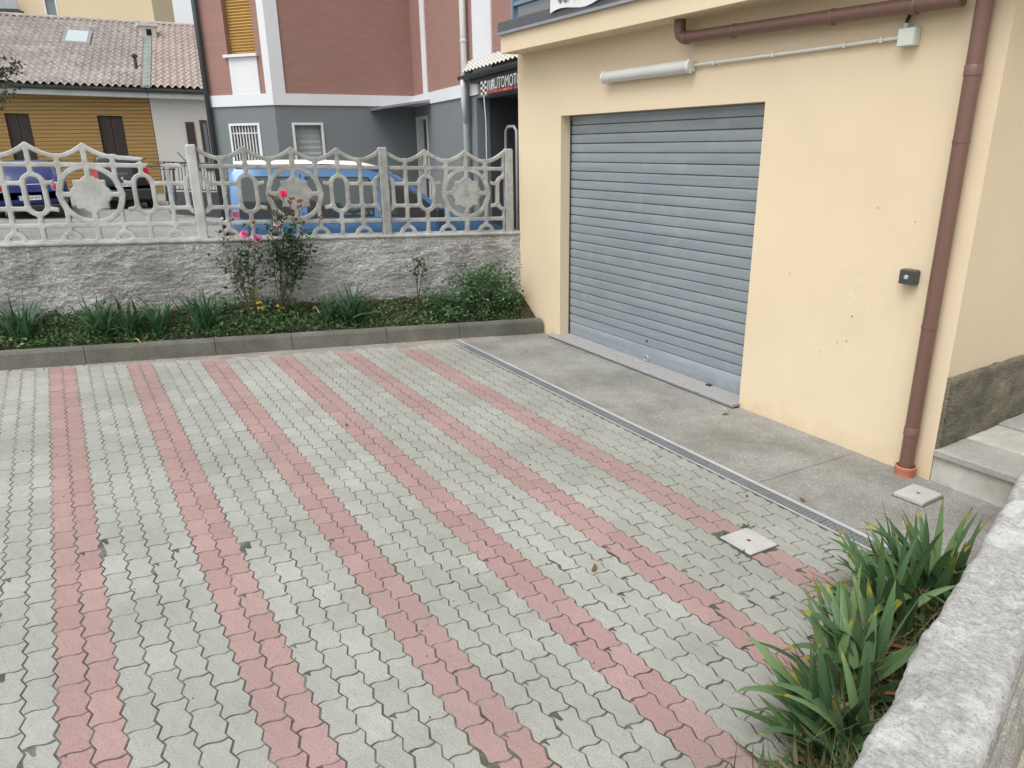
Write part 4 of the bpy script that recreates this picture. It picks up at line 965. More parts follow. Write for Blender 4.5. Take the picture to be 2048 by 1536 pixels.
def rose(base_px, off, label, canes, leaves_n, zlo, zhi, blooms, spent, seed, yellow=()):
    u, q = wall_u(*base_px, off); b0 = W(u, off, bed_z(u, off) - .02); e = empty('rose_bush', b0); tag(e, label, 'rose bush', 'roses in the bed'); rd = random.Random(seed); pts = []
    def rel(px, py): return wall_u(px, py, off)[1] - b0
    ends = []
    for (px, py) in canes:
        p = rel(px, py); mid = Vector((p.x * .35 + rd.gauss(0, .03), p.y * .5 + rd.gauss(0, .02), p.z * .55)); b = Vector((rd.gauss(0, .025), rd.gauss(0, .015), 0)); path = []
        for i in range(8): t = i / 7; path.append(b * (1 - t) ** 2 + mid * 2 * t * (1 - t) + p * t * t)
        mb = MB(); mb.tube(path, [.0075 - .005 * i / 7 for i in range(8)], 6); 
        for k in range(4):                                    # side twigs
            t = rd.uniform(.45, .95); q0 = path[int(t * 7)]; d = Vector((rd.gauss(0, .1), rd.gauss(0, .05), rd.uniform(.02, .12))); mb.tube([q0, q0 + d * .6, q0 + d], [.003, .0022, .0014], 4); ends.append(q0 + d)
            for _ in range(leaves_n // 4):
                p2 = q0 + d * rd.random() + Vector((rd.gauss(0, .05), rd.gauss(0, .045), rd.gauss(0, .05)))
                if zlo < p2.z / max(.3, p.z) < zhi: pts.append(tuple(p2))
        mb.obj('cane', M['stem'], e, True)
        for _ in range(leaves_n):
            t = rd.uniform(zlo, 1.0) ** .7; p2 = path[min(7, int(t * 7))] + Vector((rd.gauss(0, .06), rd.gauss(0, .05), rd.gauss(0, .05))); pts.append(tuple(p2))
    card_mesh('foliage', M['rose_leaf'], pts, .048, e, .5, 'leaf', seed, .4)
    for i, (px, py, r, mat) in enumerate(blooms):
        p = rel(px, py); o = blossom(e, p, r, M[mat], seed + i); mb = MB(); mb.tube([p + Vector((0, .01, -.02)), p + Vector((.01, .02, -.12)), p + Vector((.0, .03, -.22))], .003, 5); mb.obj('flower_stalk', M['stem'], e)
    for i, (px, py) in enumerate(spent):
        p = rel(px, py); r2 = random.Random(seed + 50 + i); o = card_mesh('spent_bloom', M['spent'], [tuple(p + Vector((r2.gauss(0, .008), r2.gauss(0, .008), r2.gauss(0, .008)))) for _ in range(14)], .03, e, .3, 'leaf', seed + i)
        mb = MB(); mb.tube([p, p + Vector((r2.gauss(0, .02), .01, -.10))], .0025, 4); mb.obj('flower_stalk', M['stem'], e)
    if yellow: card_mesh('yellow_leaf', M['yellow_leaf'], [tuple(rel(px, py) + Vector((rd.gauss(0, .012), rd.gauss(0, .01), rd.gauss(0, .012)))) for px, py in yellow for _ in range(4)], .055, e, -.5, 'leaf', seed + 99)
    return e
rose((566, 655), -.22, 'tall rose bush with one crimson and one pale pink bloom', [(566, 400), (545, 430), (600, 420), (620, 440), (590, 470), (630, 480), (560, 470), (605, 500)], 60, .42, 1.2,
     [(566, 387, .047, 'petal_red'), (554, 446, .052, 'petal_pale')], [(540, 392), (548, 398), (583, 398), (580, 405), (601, 402), (622, 400), (582, 428), (590, 440), (640, 436), (547, 428), (596, 413), (573, 430)], 61, [(560, 612), (565, 570)])
rose((505, 645), -.24, 'lower rose bush with two bright pink blooms and yellow leaves', [(488, 480), (512, 490), (450, 470), (502, 430), (465, 500), (440, 510)], 26, .35, 1.2,
     [(488, 467, .054, 'petal_pink'), (513, 475, .055, 'petal_pink')], [(461, 440), (466, 468), (508, 446), (437, 465)], 71, [(510, 578), (514, 590), (517, 604), (518, 612), (506, 572)])
u, q = wall_u(443, 436, -.24)
rose((838, 625), -.26, 'thin leafless rose sucker standing between the leaf clump and shrub', [(838, 520), (825, 512), (850, 516)], 14, .62, 1.2, [], [], 81)
o = empty('white_flower', wall_u(443, 437, -.2)[1]); tag(o, 'single small white flower before the fence beside the post', 'flower')
blossom(o, Vector((0, 0, 0)), .018, M['petal_white'], 4); mb = MB(); mb.tube([(0, 0, 0), (.01, 0, -.3), (.03, .0, bed_z(3.4, -.2) - o.location.z)], .0025, 4); mb.obj('flower_stalk', M['stem'], o)
# small litter on the yard
def litter(px, py, L, label, seed):
    p = on_ground(px, py); rd = random.Random(seed); vs, fs, tp = blade((-L / 2, 0, .004), rd.uniform(0, 6.28), L, 1.45, L * .42, .25, 5, 0, .5, .8); o = mesh_obj('dead_leaf', vs, fs, M['deadleaf'], None, True)
    o.location = (p.x, p.y, p.z + .006); tag(o, label, 'leaf', 'dead leaves on the ground')
litter(1197, 1141, .07, 'curled brown dead leaf lying on the grey pavers mid yard', 1)
litter(1450, 828, .07, 'dead leaf lying on the apron below the shutter corner', 2); litter(1615, 1003, .05, 'dark dead leaf on the apron beside the drain', 3); litter(1498, 990, .04, 'tiny dead leaf on the apron near the drain joint', 5)
litter(700, 852, .05, 'small dead leaf on the red stripe in the middle distance', 4)
for i, (px, py, n) in enumerate(((1490, 1056, 18), (1447, 1068, 8), (1480, 1108, 8))):
    p = on_ground(px, py); o = card_mesh('weed_tuft', M['weed'], [(p.x + random.gauss(0, .018), p.y + random.gauss(0, .012), p.z + .003) for _ in range(n)], .022, None, .5, 'leaf', 90 + i)
    tag(o, ['green weed tuft at the back corner of the paver cover', 'dark weed tuft at the left corner of the paver cover', 'weed tuft at the front corner of the paver cover'][i], 'weed', 'weeds round the cover')

# ================================================================== VEHICLES
class Car:
    def __init__(s, name, loc, heading, label, st, paint_m, roof_m=None, pitch=0):
        s.e = empty(name, loc); s.e.rotation_euler = (0, pitch, heading); tag(s.e, label, 'van' if 'van' in name else 'car'); s.st = st
        mb = MB(); rs = []
        for x, zb, wb, zl, w, zr, wr in st:
            h = [(0, zb), (wb * .86, zb), (wb * .965, zb + .07), (w, zb + .28), (w * 1.004, zl - .22), (w * .995, zl - .07), (w * .972, zl), (wr + (w * .965 - wr) * .12, zl + (zr - zl) * .86), (wr * .955, zr - .03), (wr * .86, zr - .004), (wr * .45, zr + .008), (0, zr + .012)]
            rs.append([(x, y, z) for y, z in h] + [(x, -y, z) for y, z in h[-2:0:-1]])
        mb.rings(rs); s.body = smooth_by_angle(mb.obj('body', paint_m, s.e), 32)
        if roof_m:
            mb = MB(); rr = []
            for x, zb, wb, zl, w, zr, wr in roof_m[1]: rr.append([(x, k * wr, zr + .045 * (1 - abs(k) ** 3) - .02) for k in (-1.04, -1, -.9, -.7, -.4, 0, .4, .7, .9, 1, 1.04)])
            mb.rings(rr, False, False, closed=False); smooth_by_angle(mb.obj('roof', roof_m[0], s.e))
    def at(s, x):
        st = s.st
        for a, b in zip(st[:-1], st[1:]):
            if a[0] <= x <= b[0]: t = (x - a[0]) / max(1e-6, b[0] - a[0]); return [p + (q - p) * t for p, q in zip(a, b)]
        return st[0] if x < st[0][0] else st[-1]
    def side_y(s, x, z):
        _, zb, wb, zl, w, zr, wr = s.at(x)
        if z <= zl: return w * (1.004 if z < zl - .1 else .985)
        return w * .972 + (wr + (w * .965 - wr) * .12 - w * .972) * min(1.1, (z - zl) / max(.01, (zr - zl) * .86))
    def side(s, name, poly, mat, sgn, off=.008, parent=None):
        mb = MB(); mb.add([(x, sgn * (s.side_y(x, z) + off), z) for x, z in poly], [tuple(range(len(poly)))]); return mb.obj(name, mat, parent or s.e)
    def screen(s, name, x0, z0, w0, x1, z1, w1, mat, off, bow=.05, parent=None):
        mb = MB(); rows = []
        for i in range(5):
            t = i / 4; rows.append([(x0 + (x1 - x0) * t + off + math.copysign(bow, off) * (1 - (2 * k / 8 - 1) ** 2), (w0 + (w1 - w0) * t) * (2 * k / 8 - 1), z0 + (z1 - z0) * t) for k in range(9)])
        mb.rings(rows, False, False, closed=False); return mb.obj(name, mat, parent or s.e, True)
    def wheels(s, xs, r, track, wd=.19):
        for x in xs:
            for sg in (-1, 1):
                mb = MB(); y = sg * track; lathe(mb, [(r * .62, -wd / 2), (r * .9, -wd / 2), (r, -wd / 2 + .03), (r, wd / 2 - .03), (r * .9, wd / 2), (r * .62, wd / 2)], (x, y, r), 'y', 24); t = smooth_by_angle(mb.obj('wheel', M['tyre'], s.e))
                mb = MB(); yy = sg * (wd / 2 - .015); lathe(mb, [(r * .63, yy - .02), (r * .63, yy + sg * .006), (r * .52, yy), (r * .15, yy - sg * .012), (.002, yy + sg * .004)], (x, y, r), 'y', 20); smooth_by_angle(mb.obj('rim', M['alloy'], t))
                mb = MB(); lathe(mb, [(r * 1.13, -.02), (r * 1.15, .006), (r * 1.0, .008)], (x, sg * (s.side_y(x, .5) - .004), r + .01), 'y', 24); mb.obj('wheel_arch', M['trim'], s.e)
    def plate(s, x, z, txt, back=True, stripe=True):
        mb = MB(); mb.box((x - .008, -.26, z - .055), (x, .26, z + .055)); p = mb.obj('plate', M['plate'], s.e)
        if stripe:
            for y in (-.245, .245): mb = MB(); mb.box((x - .0105, y - .016, z - .054), (x - .0085, y + .016, z + .054)); mb.obj('plate_band', M['plateblue'], p)
        put_text('plate_text', txt, .10, M['ink'], p, (x - .012, 0, z), (0, -1, 0), (0, 0, 1), .40)

# pale blue van behind the fence
VO = 2.74; VU = wall_u(450, 400, 1.9)[0]; vp = W(VU, VO)
vst = [(0.0, .42, .70, .98, .74, 1.06, .70), (.03, .30, .78, 1.04, .815, 1.70, .60), (.10, .26, .80, 1.06, .83, 1.79, .635), (.5, .24, .82, 1.06, .84, 1.815, .65), (1.2, .24, .83, 1.06, .845, 1.83, .66), (1.75, .24, .83, 1.06, .845, 1.815, .66), (2.05, .24, .83, 1.055, .845, 1.74, .65), (2.3, .24, .83, 1.05, .845, 1.60, .645), (2.6, .24, .83, 1.04, .845, 1.37, .66), (2.95, .24, .83, 1.02, .84, 1.08, .69), (3.3, .24, .82, .96, .83, 1.00, .66), (3.65, .26, .80, .88, .80, .91, .60), (3.85, .28, .76, .74, .75, .77, .5), (4.0, .38, .62, .58, .62, .60, .4)]
vst = [(x * 1.07, zb, wb, zl - .02, w_, zr - (.05 if zr > 1.2 else .02), wr) for x, zb, wb, zl, w_, zr, wr in vst]
van = Car('parked_van', (vp.x, vp.y, sz(vp.x, vp.y)), -AL, 'pale blue van with white sky reflection coloured onto its roof, parked behind the concrete fence', vst, M['vanblue'], (M['roofsheen'], [r for r in vst if .08 < r[0] < 2.3]), .035)
for sg in (-1, 1):
    for nm, poly in (('rear_side_window', [(.13, 1.10), (.80, 1.10), (.80, 1.52), (.74, 1.60), (.20, 1.60), (.15, 1.5)]), ('door_window', [(.98, 1.10), (1.80, 1.10), (1.83, 1.5), (1.76, 1.60), (.98, 1.60)]), ('front_window', [(1.98, 1.10), (2.78, 1.07), (2.66, 1.20), (2.40, 1.41), (2.18, 1.54), (2.0, 1.58)])):
        poly = [(x * 1.07, z - .035) for x, z in poly]
        van.side('window_seal', [(sum(p[0] for p in poly) / len(poly) + (x - sum(p[0] for p in poly) / len(poly)) * 1.06, 1.35 + (z - 1.35) * 1.09) for x, z in poly], M['trim'], sg, .005)
        van.side(nm, poly, M['carglass'], sg, .010)
    van.side('door_seam', [(2.017, .32), (2.03, .32), (2.05, 1.6), (2.037, 1.6)], M['trim'], sg, .006); van.side('door_seam', [(.94, .32), (.953, .32), (.963, 1.62), (.95, 1.62)], M['trim'], sg, .006)
    van.side('rubbing_strip', [(.2, .52), (3.0, .52), (3.0, .62), (.2, .62)], M['trim'], sg, .012)
    van.side('door_rail', [(.05, .96), (.95, .96), (.95, .99), (.05, .99)], M['trim'], sg, .010)
    van.side('tail_light', [(.035, .80), (.11, .80), (.11, 1.12), (.035, 1.12)], M['taillight'], sg, .008)
    mb = MB(); mb.bbox((2.82, sg * .93 - .09, 1.02), (2.94, sg * .93 + .09, 1.16), .02); mb.obj('wing_mirror', M['trim'], van.e)
van.screen('windscreen', 3.10, 1.05, .64, 2.25, 1.64, .58, M['carglass'], .03, .05); van.screen('rear_window', .012, 1.10, .60, .035, 1.56, .54, M['carglass'], -.02, .02)
van.wheels((.70, 3.48), .30, .76)

def hatch(name, px, py, depth, L, Wd, H, label, paint_m, style, plate):
    p = at_depth(px, py, depth); g_ = sz(p.x, p.y); w = Wd / 2
    if style == 'round':
        st = [(0, .40, w * .70, .72, w * .78, .80, w * .6), (.10, .28, w * .88, .90, w * .94, .98, w * .70), (.26, .22, w * .95, .95, w, 1.14, w * .66), (.62, .20, w * .97, .95, w, 1.38, w * .66), (1.05, .20, w * .98, .94, w, H - .01, w * .68), (1.6, .20, w * .98, .93, w, H, w * .69), (2.1, .20, w * .98, .92, w, H - .06, w * .68), (2.6, .20, w * .98, .90, w, 1.17, w * .68), (3.0, .20, w * .97, .88, w * .99, .95, w * .68), (3.5, .22, w * .94, .80, w * .96, .84, w * .6), (L - .1, .26, w * .8, .66, w * .85, .70, w * .5), (L, .34, w * .6, .55, w * .65, .57, w * .4)]
    else:
        st = [(0, .40, w * .84, .82, w * .88, .90, w * .78), (.06, .28, w * .92, .92, w * .97, 1.20, w * .80), (.16, .22, w * .96, .95, w, 1.46, w * .78), (.32, .20, w * .97, .95, w, H - .01, w * .77), (1.2, .20, w * .98, .94, w, H, w * .78), (1.8, .20, w * .98, .93, w, H - .04, w * .78), (2.1, .20, w * .98, .92, w, H - .14, w * .77), (2.55, .20, w * .98, .90, w, 1.12, w * .77), (2.9, .20, w * .97, .88, w * .99, .97, w * .75), (3.3, .24, w * .92, .80, w * .95, .84, w * .65), (L, .34, w * .75, .58, w * .78, .60, w * .5)]
    c = Car(name, (p.x, p.y, g_ - .01), R(90), label, st, paint_m); return c, w
mito, w = hatch('parked_car', 62, 400, 18.3, 4.06, 1.70, 1.44, 'deep blue rounded hatchback seen from behind with round red tail lights', M['carblue'], 'round', '')
for sg in (-1, 1):
    mb = MB(); lathe(mb, [(.105, .03), (.118, .0), (.112, -.03), (.095, -.035)], (.0, sg * .60, .80), 'x', 20); smooth_by_angle(mb.obj('light_ring', M['chrome'], mito.e))
    mb = MB(); lathe(mb, [(.093, .02), (.093, -.03), (.07, -.048), (.001, -.056)], (.0, sg * .60, .80), 'x', 20); smooth_by_angle(mb.obj('tail_light', M['taillight'], mito.e))
    mito.side('side_window', [(.62, 1.0), (2.45, .97), (2.0, 1.26), (1.6, 1.32), (1.0, 1.30), (.74, 1.16)], M['carglass'], sg, .012)
mito.screen('rear_window', .20, 1.0, .56, .74, 1.36, .48, M['carglass'], -.03, .04); mito.screen('windscreen', 2.85, .98, .60, 2.15, 1.36, .54, M['carglass'], .03, .06)
mito.screen('boot_line', .045, .86, .66, .05, .875, .66, M['chrome'], -.012, .03)
mb = MB(); mb.bbox((-.03, -w * .84, .22), (.10, w * .84, .36), .02); mb.obj('rear_bumper', M['trim'], mito.e)
mito.plate(-.035, .54, 'ED 604 EH'); mito.wheels((.72, 3.25), .31, w - .10)
panda, w = hatch('parked_car', 252, 395, 21.6, 3.54, 1.58, 1.54, 'black upright hatchback with tall red tail lights next to the blue car', M['carblack'], 'box', '')
for sg in (-1, 1):
    for z0, z1, mt in ((.72, .84, 'taillight'), (.845, .93, 'clearlens'), (.935, 1.36, 'taillight')):
        mb = MB(); n = 5; rows = []
        for i in range(n): z = z0 + (z1 - z0) * i / (n - 1); x = .02 + max(0, (z - .9) / .5) * .12; rows.append([(x - .03, sg * (w * .80 - max(0, z - .95) * .12), z), (x - .022, sg * (w * .95 - max(0, z - .95) * .20), z), (x + .06, sg * (w * 1.0 - max(0, z - .95) * .22), z)])
        mb.rings(rows, False, False, closed=False); mb.obj('tail_light', M[mt], panda.e)
    panda.side('side_window', [(.40, .99), (2.35, .97), (2.05, 1.30), (1.8, 1.38), (.5, 1.40)], M['carglass'], sg, .012)
panda.screen('rear_window', .06, 1.0, .60, .19, 1.42, .54, M['carglass'], -.03, .02); panda.screen('windscreen', 2.80, 1.0, .60, 2.15, 1.42, .55, M['carglass'], .03, .05)
mb = MB(); mb.bbox((-.05, -w * .95, .30), (.10, w * .95, .58), .03); mb.obj('rear_bumper', M['trim'], panda.e)
mb = MB(); lathe(mb, [(.045, .0), (.045, -.02), (.001, -.026)], (.0, 0, .90), 'x', 16); mb.obj('badge', M['chrome'], panda.e)
panda.plate(-.03, .72, 'ED 751 SZ'); panda.wheels((.58, 2.88), .29, w - .09)

# ================================================================== BRICK BUILDING
K1, C2, F3, F1 = at_depth(548, 207, 14.6), at_depth(829, 211, 16.15), at_depth(935, 190, 13.08), at_depth(420, 212, 15.08)
ZB = 3.02; ZT = 8.2; d3 = (F3 - C2).to_2d().normalized(); F4 = F3.to_2d() + d3 * 4.2
bb = empty('brick_building', (K1.x + 1, K1.y + 2, .2)); tag(bb, 'red brick building with white bands over a grey ground floor', 'building'); bo_ = Vector(bb.location)
def bpart(mb, name, mat, parent=None, smooth=False): mb.v = [tuple(Vector(v) - bo_) for v in mb.v]; return mb.obj(name, mat, parent or bb, smooth)
class Facade:
    def __init__(s, A, B): s.A, s.B = Vector(A[:2]), Vector(B[:2]); s.d = (s.B - s.A).normalized(); s.n = Vector((s.d.y, -s.d.x)); s.L = (s.B - s.A).length
    def uz(s, px, py, off=0): q = on_plane(px, py, Vector((s.A.x + s.n.x * off, s.A.y + s.n.y * off, 0)), Vector((s.n.x, s.n.y, 0))); return (q.to_2d() - s.A).dot(s.d), q.z
    def p(s, u, z, off=0): return Vector((s.A.x + s.d.x * u + s.n.x * off, s.A.y + s.d.y * u + s.n.y * off, z))
    def box(s, mb, u0, u1, z0, z1, o0, o1): mb.prism([s.p(u0, z0, o0), s.p(u1, z0, o0), s.p(u1, z1, o0), s.p(u0, z1, o0)], s.p(0, 0, o1) - s.p(0, 0, o0))
    def rect(s, a, b, off=0): (u0, z0), (u1, z1) = s.uz(*a, off), s.uz(*b, off); return min(u0, u1), max(u0, u1), min(z0, z1), max(z0, z1)
    def bars(s, holes, z0, z1, t): mb = MB(); wall_holes(mb, s.A, s.B, z0, z1, holes, t); return mb
A1, A2, A3 = Facade(F1, K1), Facade(K1, C2), Facade(C2, (F4.x, F4.y))
u3 = (F3.to_2d() - C2.to_2d()).length
win_up = A1.rect((441, 0), (511, 106)); win_up = (win_up[0], win_up[1], win_up[2], win_up[2] + 2.2)
w1 = A1.rect((462, 252), (524, 318)); w1 = (w1[0], w1[1], w1[3] - 1.25, w1[3])
w2 = A2.rect((588, 250), (648, 318)); w2 = (w2[0], w2[1], w2[3] - 1.25, w2[3])
dr3 = (A3.uz(836, 300)[0], A3.uz(852, 300)[0], .2, A3.uz(850, 232)[1])
if dr3[1] - dr3[0] < .7: dr3 = (dr3[0], dr3[0] + .85, dr3[2], dr3[3])
bpart(A1.bars([w1], -.2, ZB, .25), 'ground_floor_wall', M['grey_wall']); bpart(A2.bars([w2], -.2, ZB, .25), 'ground_floor_wall', M['grey_wall'])
bpart(A3.bars([dr3, (u3 + .45, u3 + 3.9, -.1, 2.95)], -.2, ZB, .25), 'ground_floor_wall', M['grey_wall'])
bpart(A1.bars([win_up], ZB + .001, ZT, .25), 'upper_wall', M['brick']); bpart(A2.bars([], ZB + .001, ZT, .25), 'upper_wall', M['brick']); bpart(A3.bars([], ZB + .001, ZT, .25), 'upper_wall', M['brick'])
for A, a, b in ((A1, -.02, A1.L + .018), (A2, -.018, A2.L - .02), (A3, .02, u3 + .6)):
    mb = MB(); A.box(mb, a, b, ZB - .02, ZB + .20, .002, .03); bpart(mb, 'white_band', M['white_band'])
for A, pa, pb2 in ((A1, 534, 548), (A2, 549, 571), (A3, 849, 857)):
    u0, u1 = A.uz(pa, 190)[0], A.uz(pb2, 190)[0]; 
    if A is A1: u1 = A1.L + .015
    if A is A2: u0 = -.015
    mb = MB(); A.box(mb, u0, u1, ZB + .201, ZT, .002, .026); bpart(mb, 'white_pilaster', M['white_band'])
ua, ub = A3.uz(947, 60)[0], A3.uz(984, 60)[0]; mb = MB(); A3.box(mb, ua, ub, ZB + .201, ZT, .002, .028); bpart(mb, 'white_pilaster', M['white_band'])
def window_shutter(A, h, mat, name, gap=.055):
    e = MB(); A.box(e, h[0], h[1], h[2], h[3], -.16, -.13); base = bpart(e, name, mat)
    n = int((h[3] - h[2]) / gap); mb = MB()
    for i in range(n): z = h[2] + gap * i; mb.prism([A.p(h[0] + .002, z + .004, -.128), A.p(h[0] + .002, z + gap * .55, -.112), A.p(h[0] + .002, z + gap - .004, -.128)], A.p(h[1] - .002, 0, 0) - A.p(h[0] + .002, 0, 0))
    bpart(mb, 'shutter_slats', mat, base).location -= Vector((0, 0, 0)); return base
def reparent_fix():
    pass
window_shutter(A1, win_up, M['shutter_ochre'], 'rolling_shutter')
pz = A1.uz(480, 112)[1]; mb = MB(); A1.box(mb, win_up[0] + .02, win_up[1] + .02, ZB + .201, win_up[2] - .06, .002, .02); bpart(mb, 'panel_under_window', M['white_band'])
mb = MB(); A1.box(mb, win_up[0] - .06, win_up[1] + .06, win_up[2] - .058, win_up[2] - .005, -.12, .08); bpart(mb, 'window_sill', M['white_band'])
for A, h, bars in ((A1, w1, True), (A2, w2, False)):
    fr = MB(); t = .045
    for q in ((h[0] - t, h[1] + t, h[3], h[3] + t), (h[0] - t, h[0], h[2], h[3]), (h[1], h[1] + t, h[2], h[3]), (h[0] - t, h[1] + t, h[2] - t, h[2])): A.box(fr, *q, -.05, .02)
    bpart(fr, 'window_frame', M['white_paint'])
    if bars:
        mb = MB(); A.box(mb, h[0], h[1], h[2], h[3], -.2, -.18); bpart(mb, 'window_glass', M['winglass'])
        for i in range(9): u = h[0] + (h[1] - h[0]) * (i + .5) / 9; mb = MB(); A.box(mb, u - .012, u + .012, h[2], h[3], -.035, -.012); bpart(mb, 'grille_bar', M['white_pipe'])
        for z in (h[3] - .16, h[2] + .14): mb = MB(); A.box(mb, h[0], h[1], z, z + .025, -.036, -.0125); bpart(mb, 'grille_rail', M['white_pipe'])
    else: window_shutter(A, h, M['shutter_grey'], 'grey_window_shutter', .12)
mb = MB(); A3.box(mb, dr3[0] + .06, dr3[1] - .06, dr3[2], dr3[3] - .06, -.2, -.16); bpart(mb, 'door', M['dark_wall'])
fr = MB()
for q in ((dr3[0], dr3[0] + .06, dr3[2], dr3[3]), (dr3[1] - .06, dr3[1], dr3[2], dr3[3]), (dr3[0] + .06, dr3[1] - .06, dr3[3] - .06, dr3[3])): A3.box(fr, *q, -.14, .015)
bpart(fr, 'door_frame', M['white_pipe'])
cu0, cu1 = dr3[0] - .25, dr3[1] + .35; mb = MB(); zc = dr3[3] + .12
mb.prism([A3.p(cu0, zc + .14, .003), A3.p(cu0, zc - .0, 1.05), A3.p(cu0, zc + .045, 1.05), A3.p(cu0, zc + .19, .003)], A3.p(cu1, 0) - A3.p(cu0, 0)); bpart(mb, 'door_canopy', M['flash_light'])
mb = MB(); p0 = A1.p(.02, 0, .08); mb.tube([(p0.x, p0.y, .25), (p0.x, p0.y, ZT)], .055, 10); bpart(mb, 'downpipe', M['green_pipe'], smooth=True)
up = A3.uz(937, 100)[0]; p0 = A3.p(up, 0, .09); mb = MB(); mb.tube([(p0.x, p0.y, .2), (p0.x, p0.y, ZT)], .058, 10); bpart(mb, 'downpipe', M['white_pipe'], smooth=True)
for z in (3.9, 5.0): mb = MB(); lathe(mb, [(.06, -.02), (.068, -.015), (.068, .015), (.06, .02)], (p0.x, p0.y, z), 'z', 12); bpart(mb, 'pipe_clamp', M['white_pipe'])
# workshop bay under the pent roof
hb = MB(); i0, i1 = u3 + .46, u3 + 3.9
for q in ((i0 - .02, i1 + .1, -.1, 3.0, -3.0, -2.9), (i0 - .1, i0 - .02, -.1, 3.0, -2.9, -.252), (i1 + .02, i1 + .1, -.1, 3.0, -2.9, -.252), (i0 - .02, i1 + .02, 2.955, 3.0, -2.9, -.252)): A3.box(hb, *q)
bpart(hb, 'workshop_bay', M['dark_wall'])
pr_ = MB(); g0 = up + .03; g1 = u3 + 4.15; GZ = A3.uz(945, 150, .15)[1]; rows = []
tsp = .17
for b in range(5):
    for e_ in (0, 1):
        row = []; t = (b + e_) / 5
        for k in range(int((g1 - g0) / tsp * 8) + 1):
            u = g0 + k * tsp / 8; row.append(A3.p(u, GZ + .05 + .20 * t + .035 * abs(math.sin(math.pi * u / tsp)) + (.02 if e_ == 0 else 0), .15 - .145 * t))
        rows.append(row)
pr_.rings(rows, False, False, closed=False); rt = bpart(pr_, 'pent_roof', M['pale_plaster'])
mb = MB(); rs = []
for u in (g0 - .1, g1): rs.append([A3.p(u, GZ + .02 - .075 * math.sin(a), .15 + .06 * math.cos(a)) for a in np.linspace(0, math.pi, 8)])
mb.rings(rs); bpart(mb, 'gutter', M['gutter_dark'])
mb = MB(); A3.box(mb, g0 + .25, g1, GZ - .12, GZ + .045, .003, .08); bpart(mb, 'soffit', M['darkmetal'])
q0 = A3.p(g0 + .08, GZ - .04, .16); mb = MB(); mb.tube([q0, q0 + Vector((0, 0, -.12)), Vector((q0.x - .0, q0.y + .0, q0.z - .35)), Vector((p0.x - .03, p0.y - .06, q0.z - .7))], .05, 10); bpart(mb, 'gutter_outlet', M['white_pipe'], smooth=True)
# racing banner on the pent roof
r0 = A3.rect((961, 156), (1030, 185), .13); bu0 = A3.uz(961, 160, .13)[0]; bz1 = A3.uz(1005, 147, .13)[1]; bz0 = A3.uz(965, 190, .13)[1]
bz1 = min(bz1, GZ - .13); bn2 = MB(); A3.box(bn2, bu0, bu0 + 3.2, bz0, bz1, .125, .13); bq = bn2.obj('banner', M['cloth_black']); tag(bq, 'black workshop banner reading AUTOMOTO with flames and chequers', 'banner')
hB = bz1 - bz0; uF = bu0
mb = MB(); A3.box(mb, bu0 + .28, bu0 + 3.19, bz0 + .004, bz0 + hB * .2, .1315, .134); mb.obj('flame_strip', M['flames'], bq)
for i in range(3):
    for j in range(5):
        if (i + j) % 2 == 0: mb = MB(); A3.box(mb, bu0 + .004 + i * .09, bu0 + .09 + i * .09, bz0 + hB * j / 5, bz0 + hB * (j + 1) / 5 - .002, .1315, .133); mb.obj('chequer', M['letters'], bq)
for i in range(4): mb = MB(); u = bu0 + .30 + i * .08; mb.prism([A3.p(u, bz0 + hB * .22, .1316), A3.p(u + .028, bz0 + hB * .22, .1316), A3.p(u + .075, bz1 - .01, .1316), A3.p(u + .04, bz1 - .01, .1316)], A3.p(0, 0, .0015) - A3.p(0, 0, 0)); mb.obj('chequer', M['letters'], bq)
us = [A3.uz(x, 168, .13)[0] for x in (980, 1034)]
put_text('lettering', 'AUTOMOTO', hB * 1.12, M['letters'], bq, A3.p((us[0] + us[1]) / 2 + .12, bz0 + hB * .6, .137), (A3.d.x, A3.d.y, 0), (0, 0, 1), us[1] - us[0] + .1)
c0 = A3.p(A3.uz(968, 200, .13)[0], bz0, .13); c1 = A3.p(A3.uz(972, 300, .13)[0], A3.uz(972, 302, .13)[1], .13); mb = MB(); mb.tube([c0, (c0 + c1) / 2 + Vector((.02, 0, 0)), c1 - Vector((0, 0, 1.3))], .012, 5)
tag(mb.obj('hanging_cord', M['white_pipe']), 'thin white cord hanging down from the workshop banner', 'cord')
q = [A3.p(A3.uz(x, y, .6)[0], A3.uz(x, y, .6)[1], .6) for x, y in ((1012, 330), (1012, 262), (1016, 254), (1028, 253), (1033, 262), (1034, 330))]
mb = MB(); mb.tube([Vector((q[0].x, q[0].y, .2))] + q + [Vector((q[-1].x, q[-1].y, .2))], .022, 8); tag(mb.obj('bent_tube_frame', M['galv_grate'], None, True), 'bent grey tube frame standing beside the garage corner behind the fence', 'tube frame')

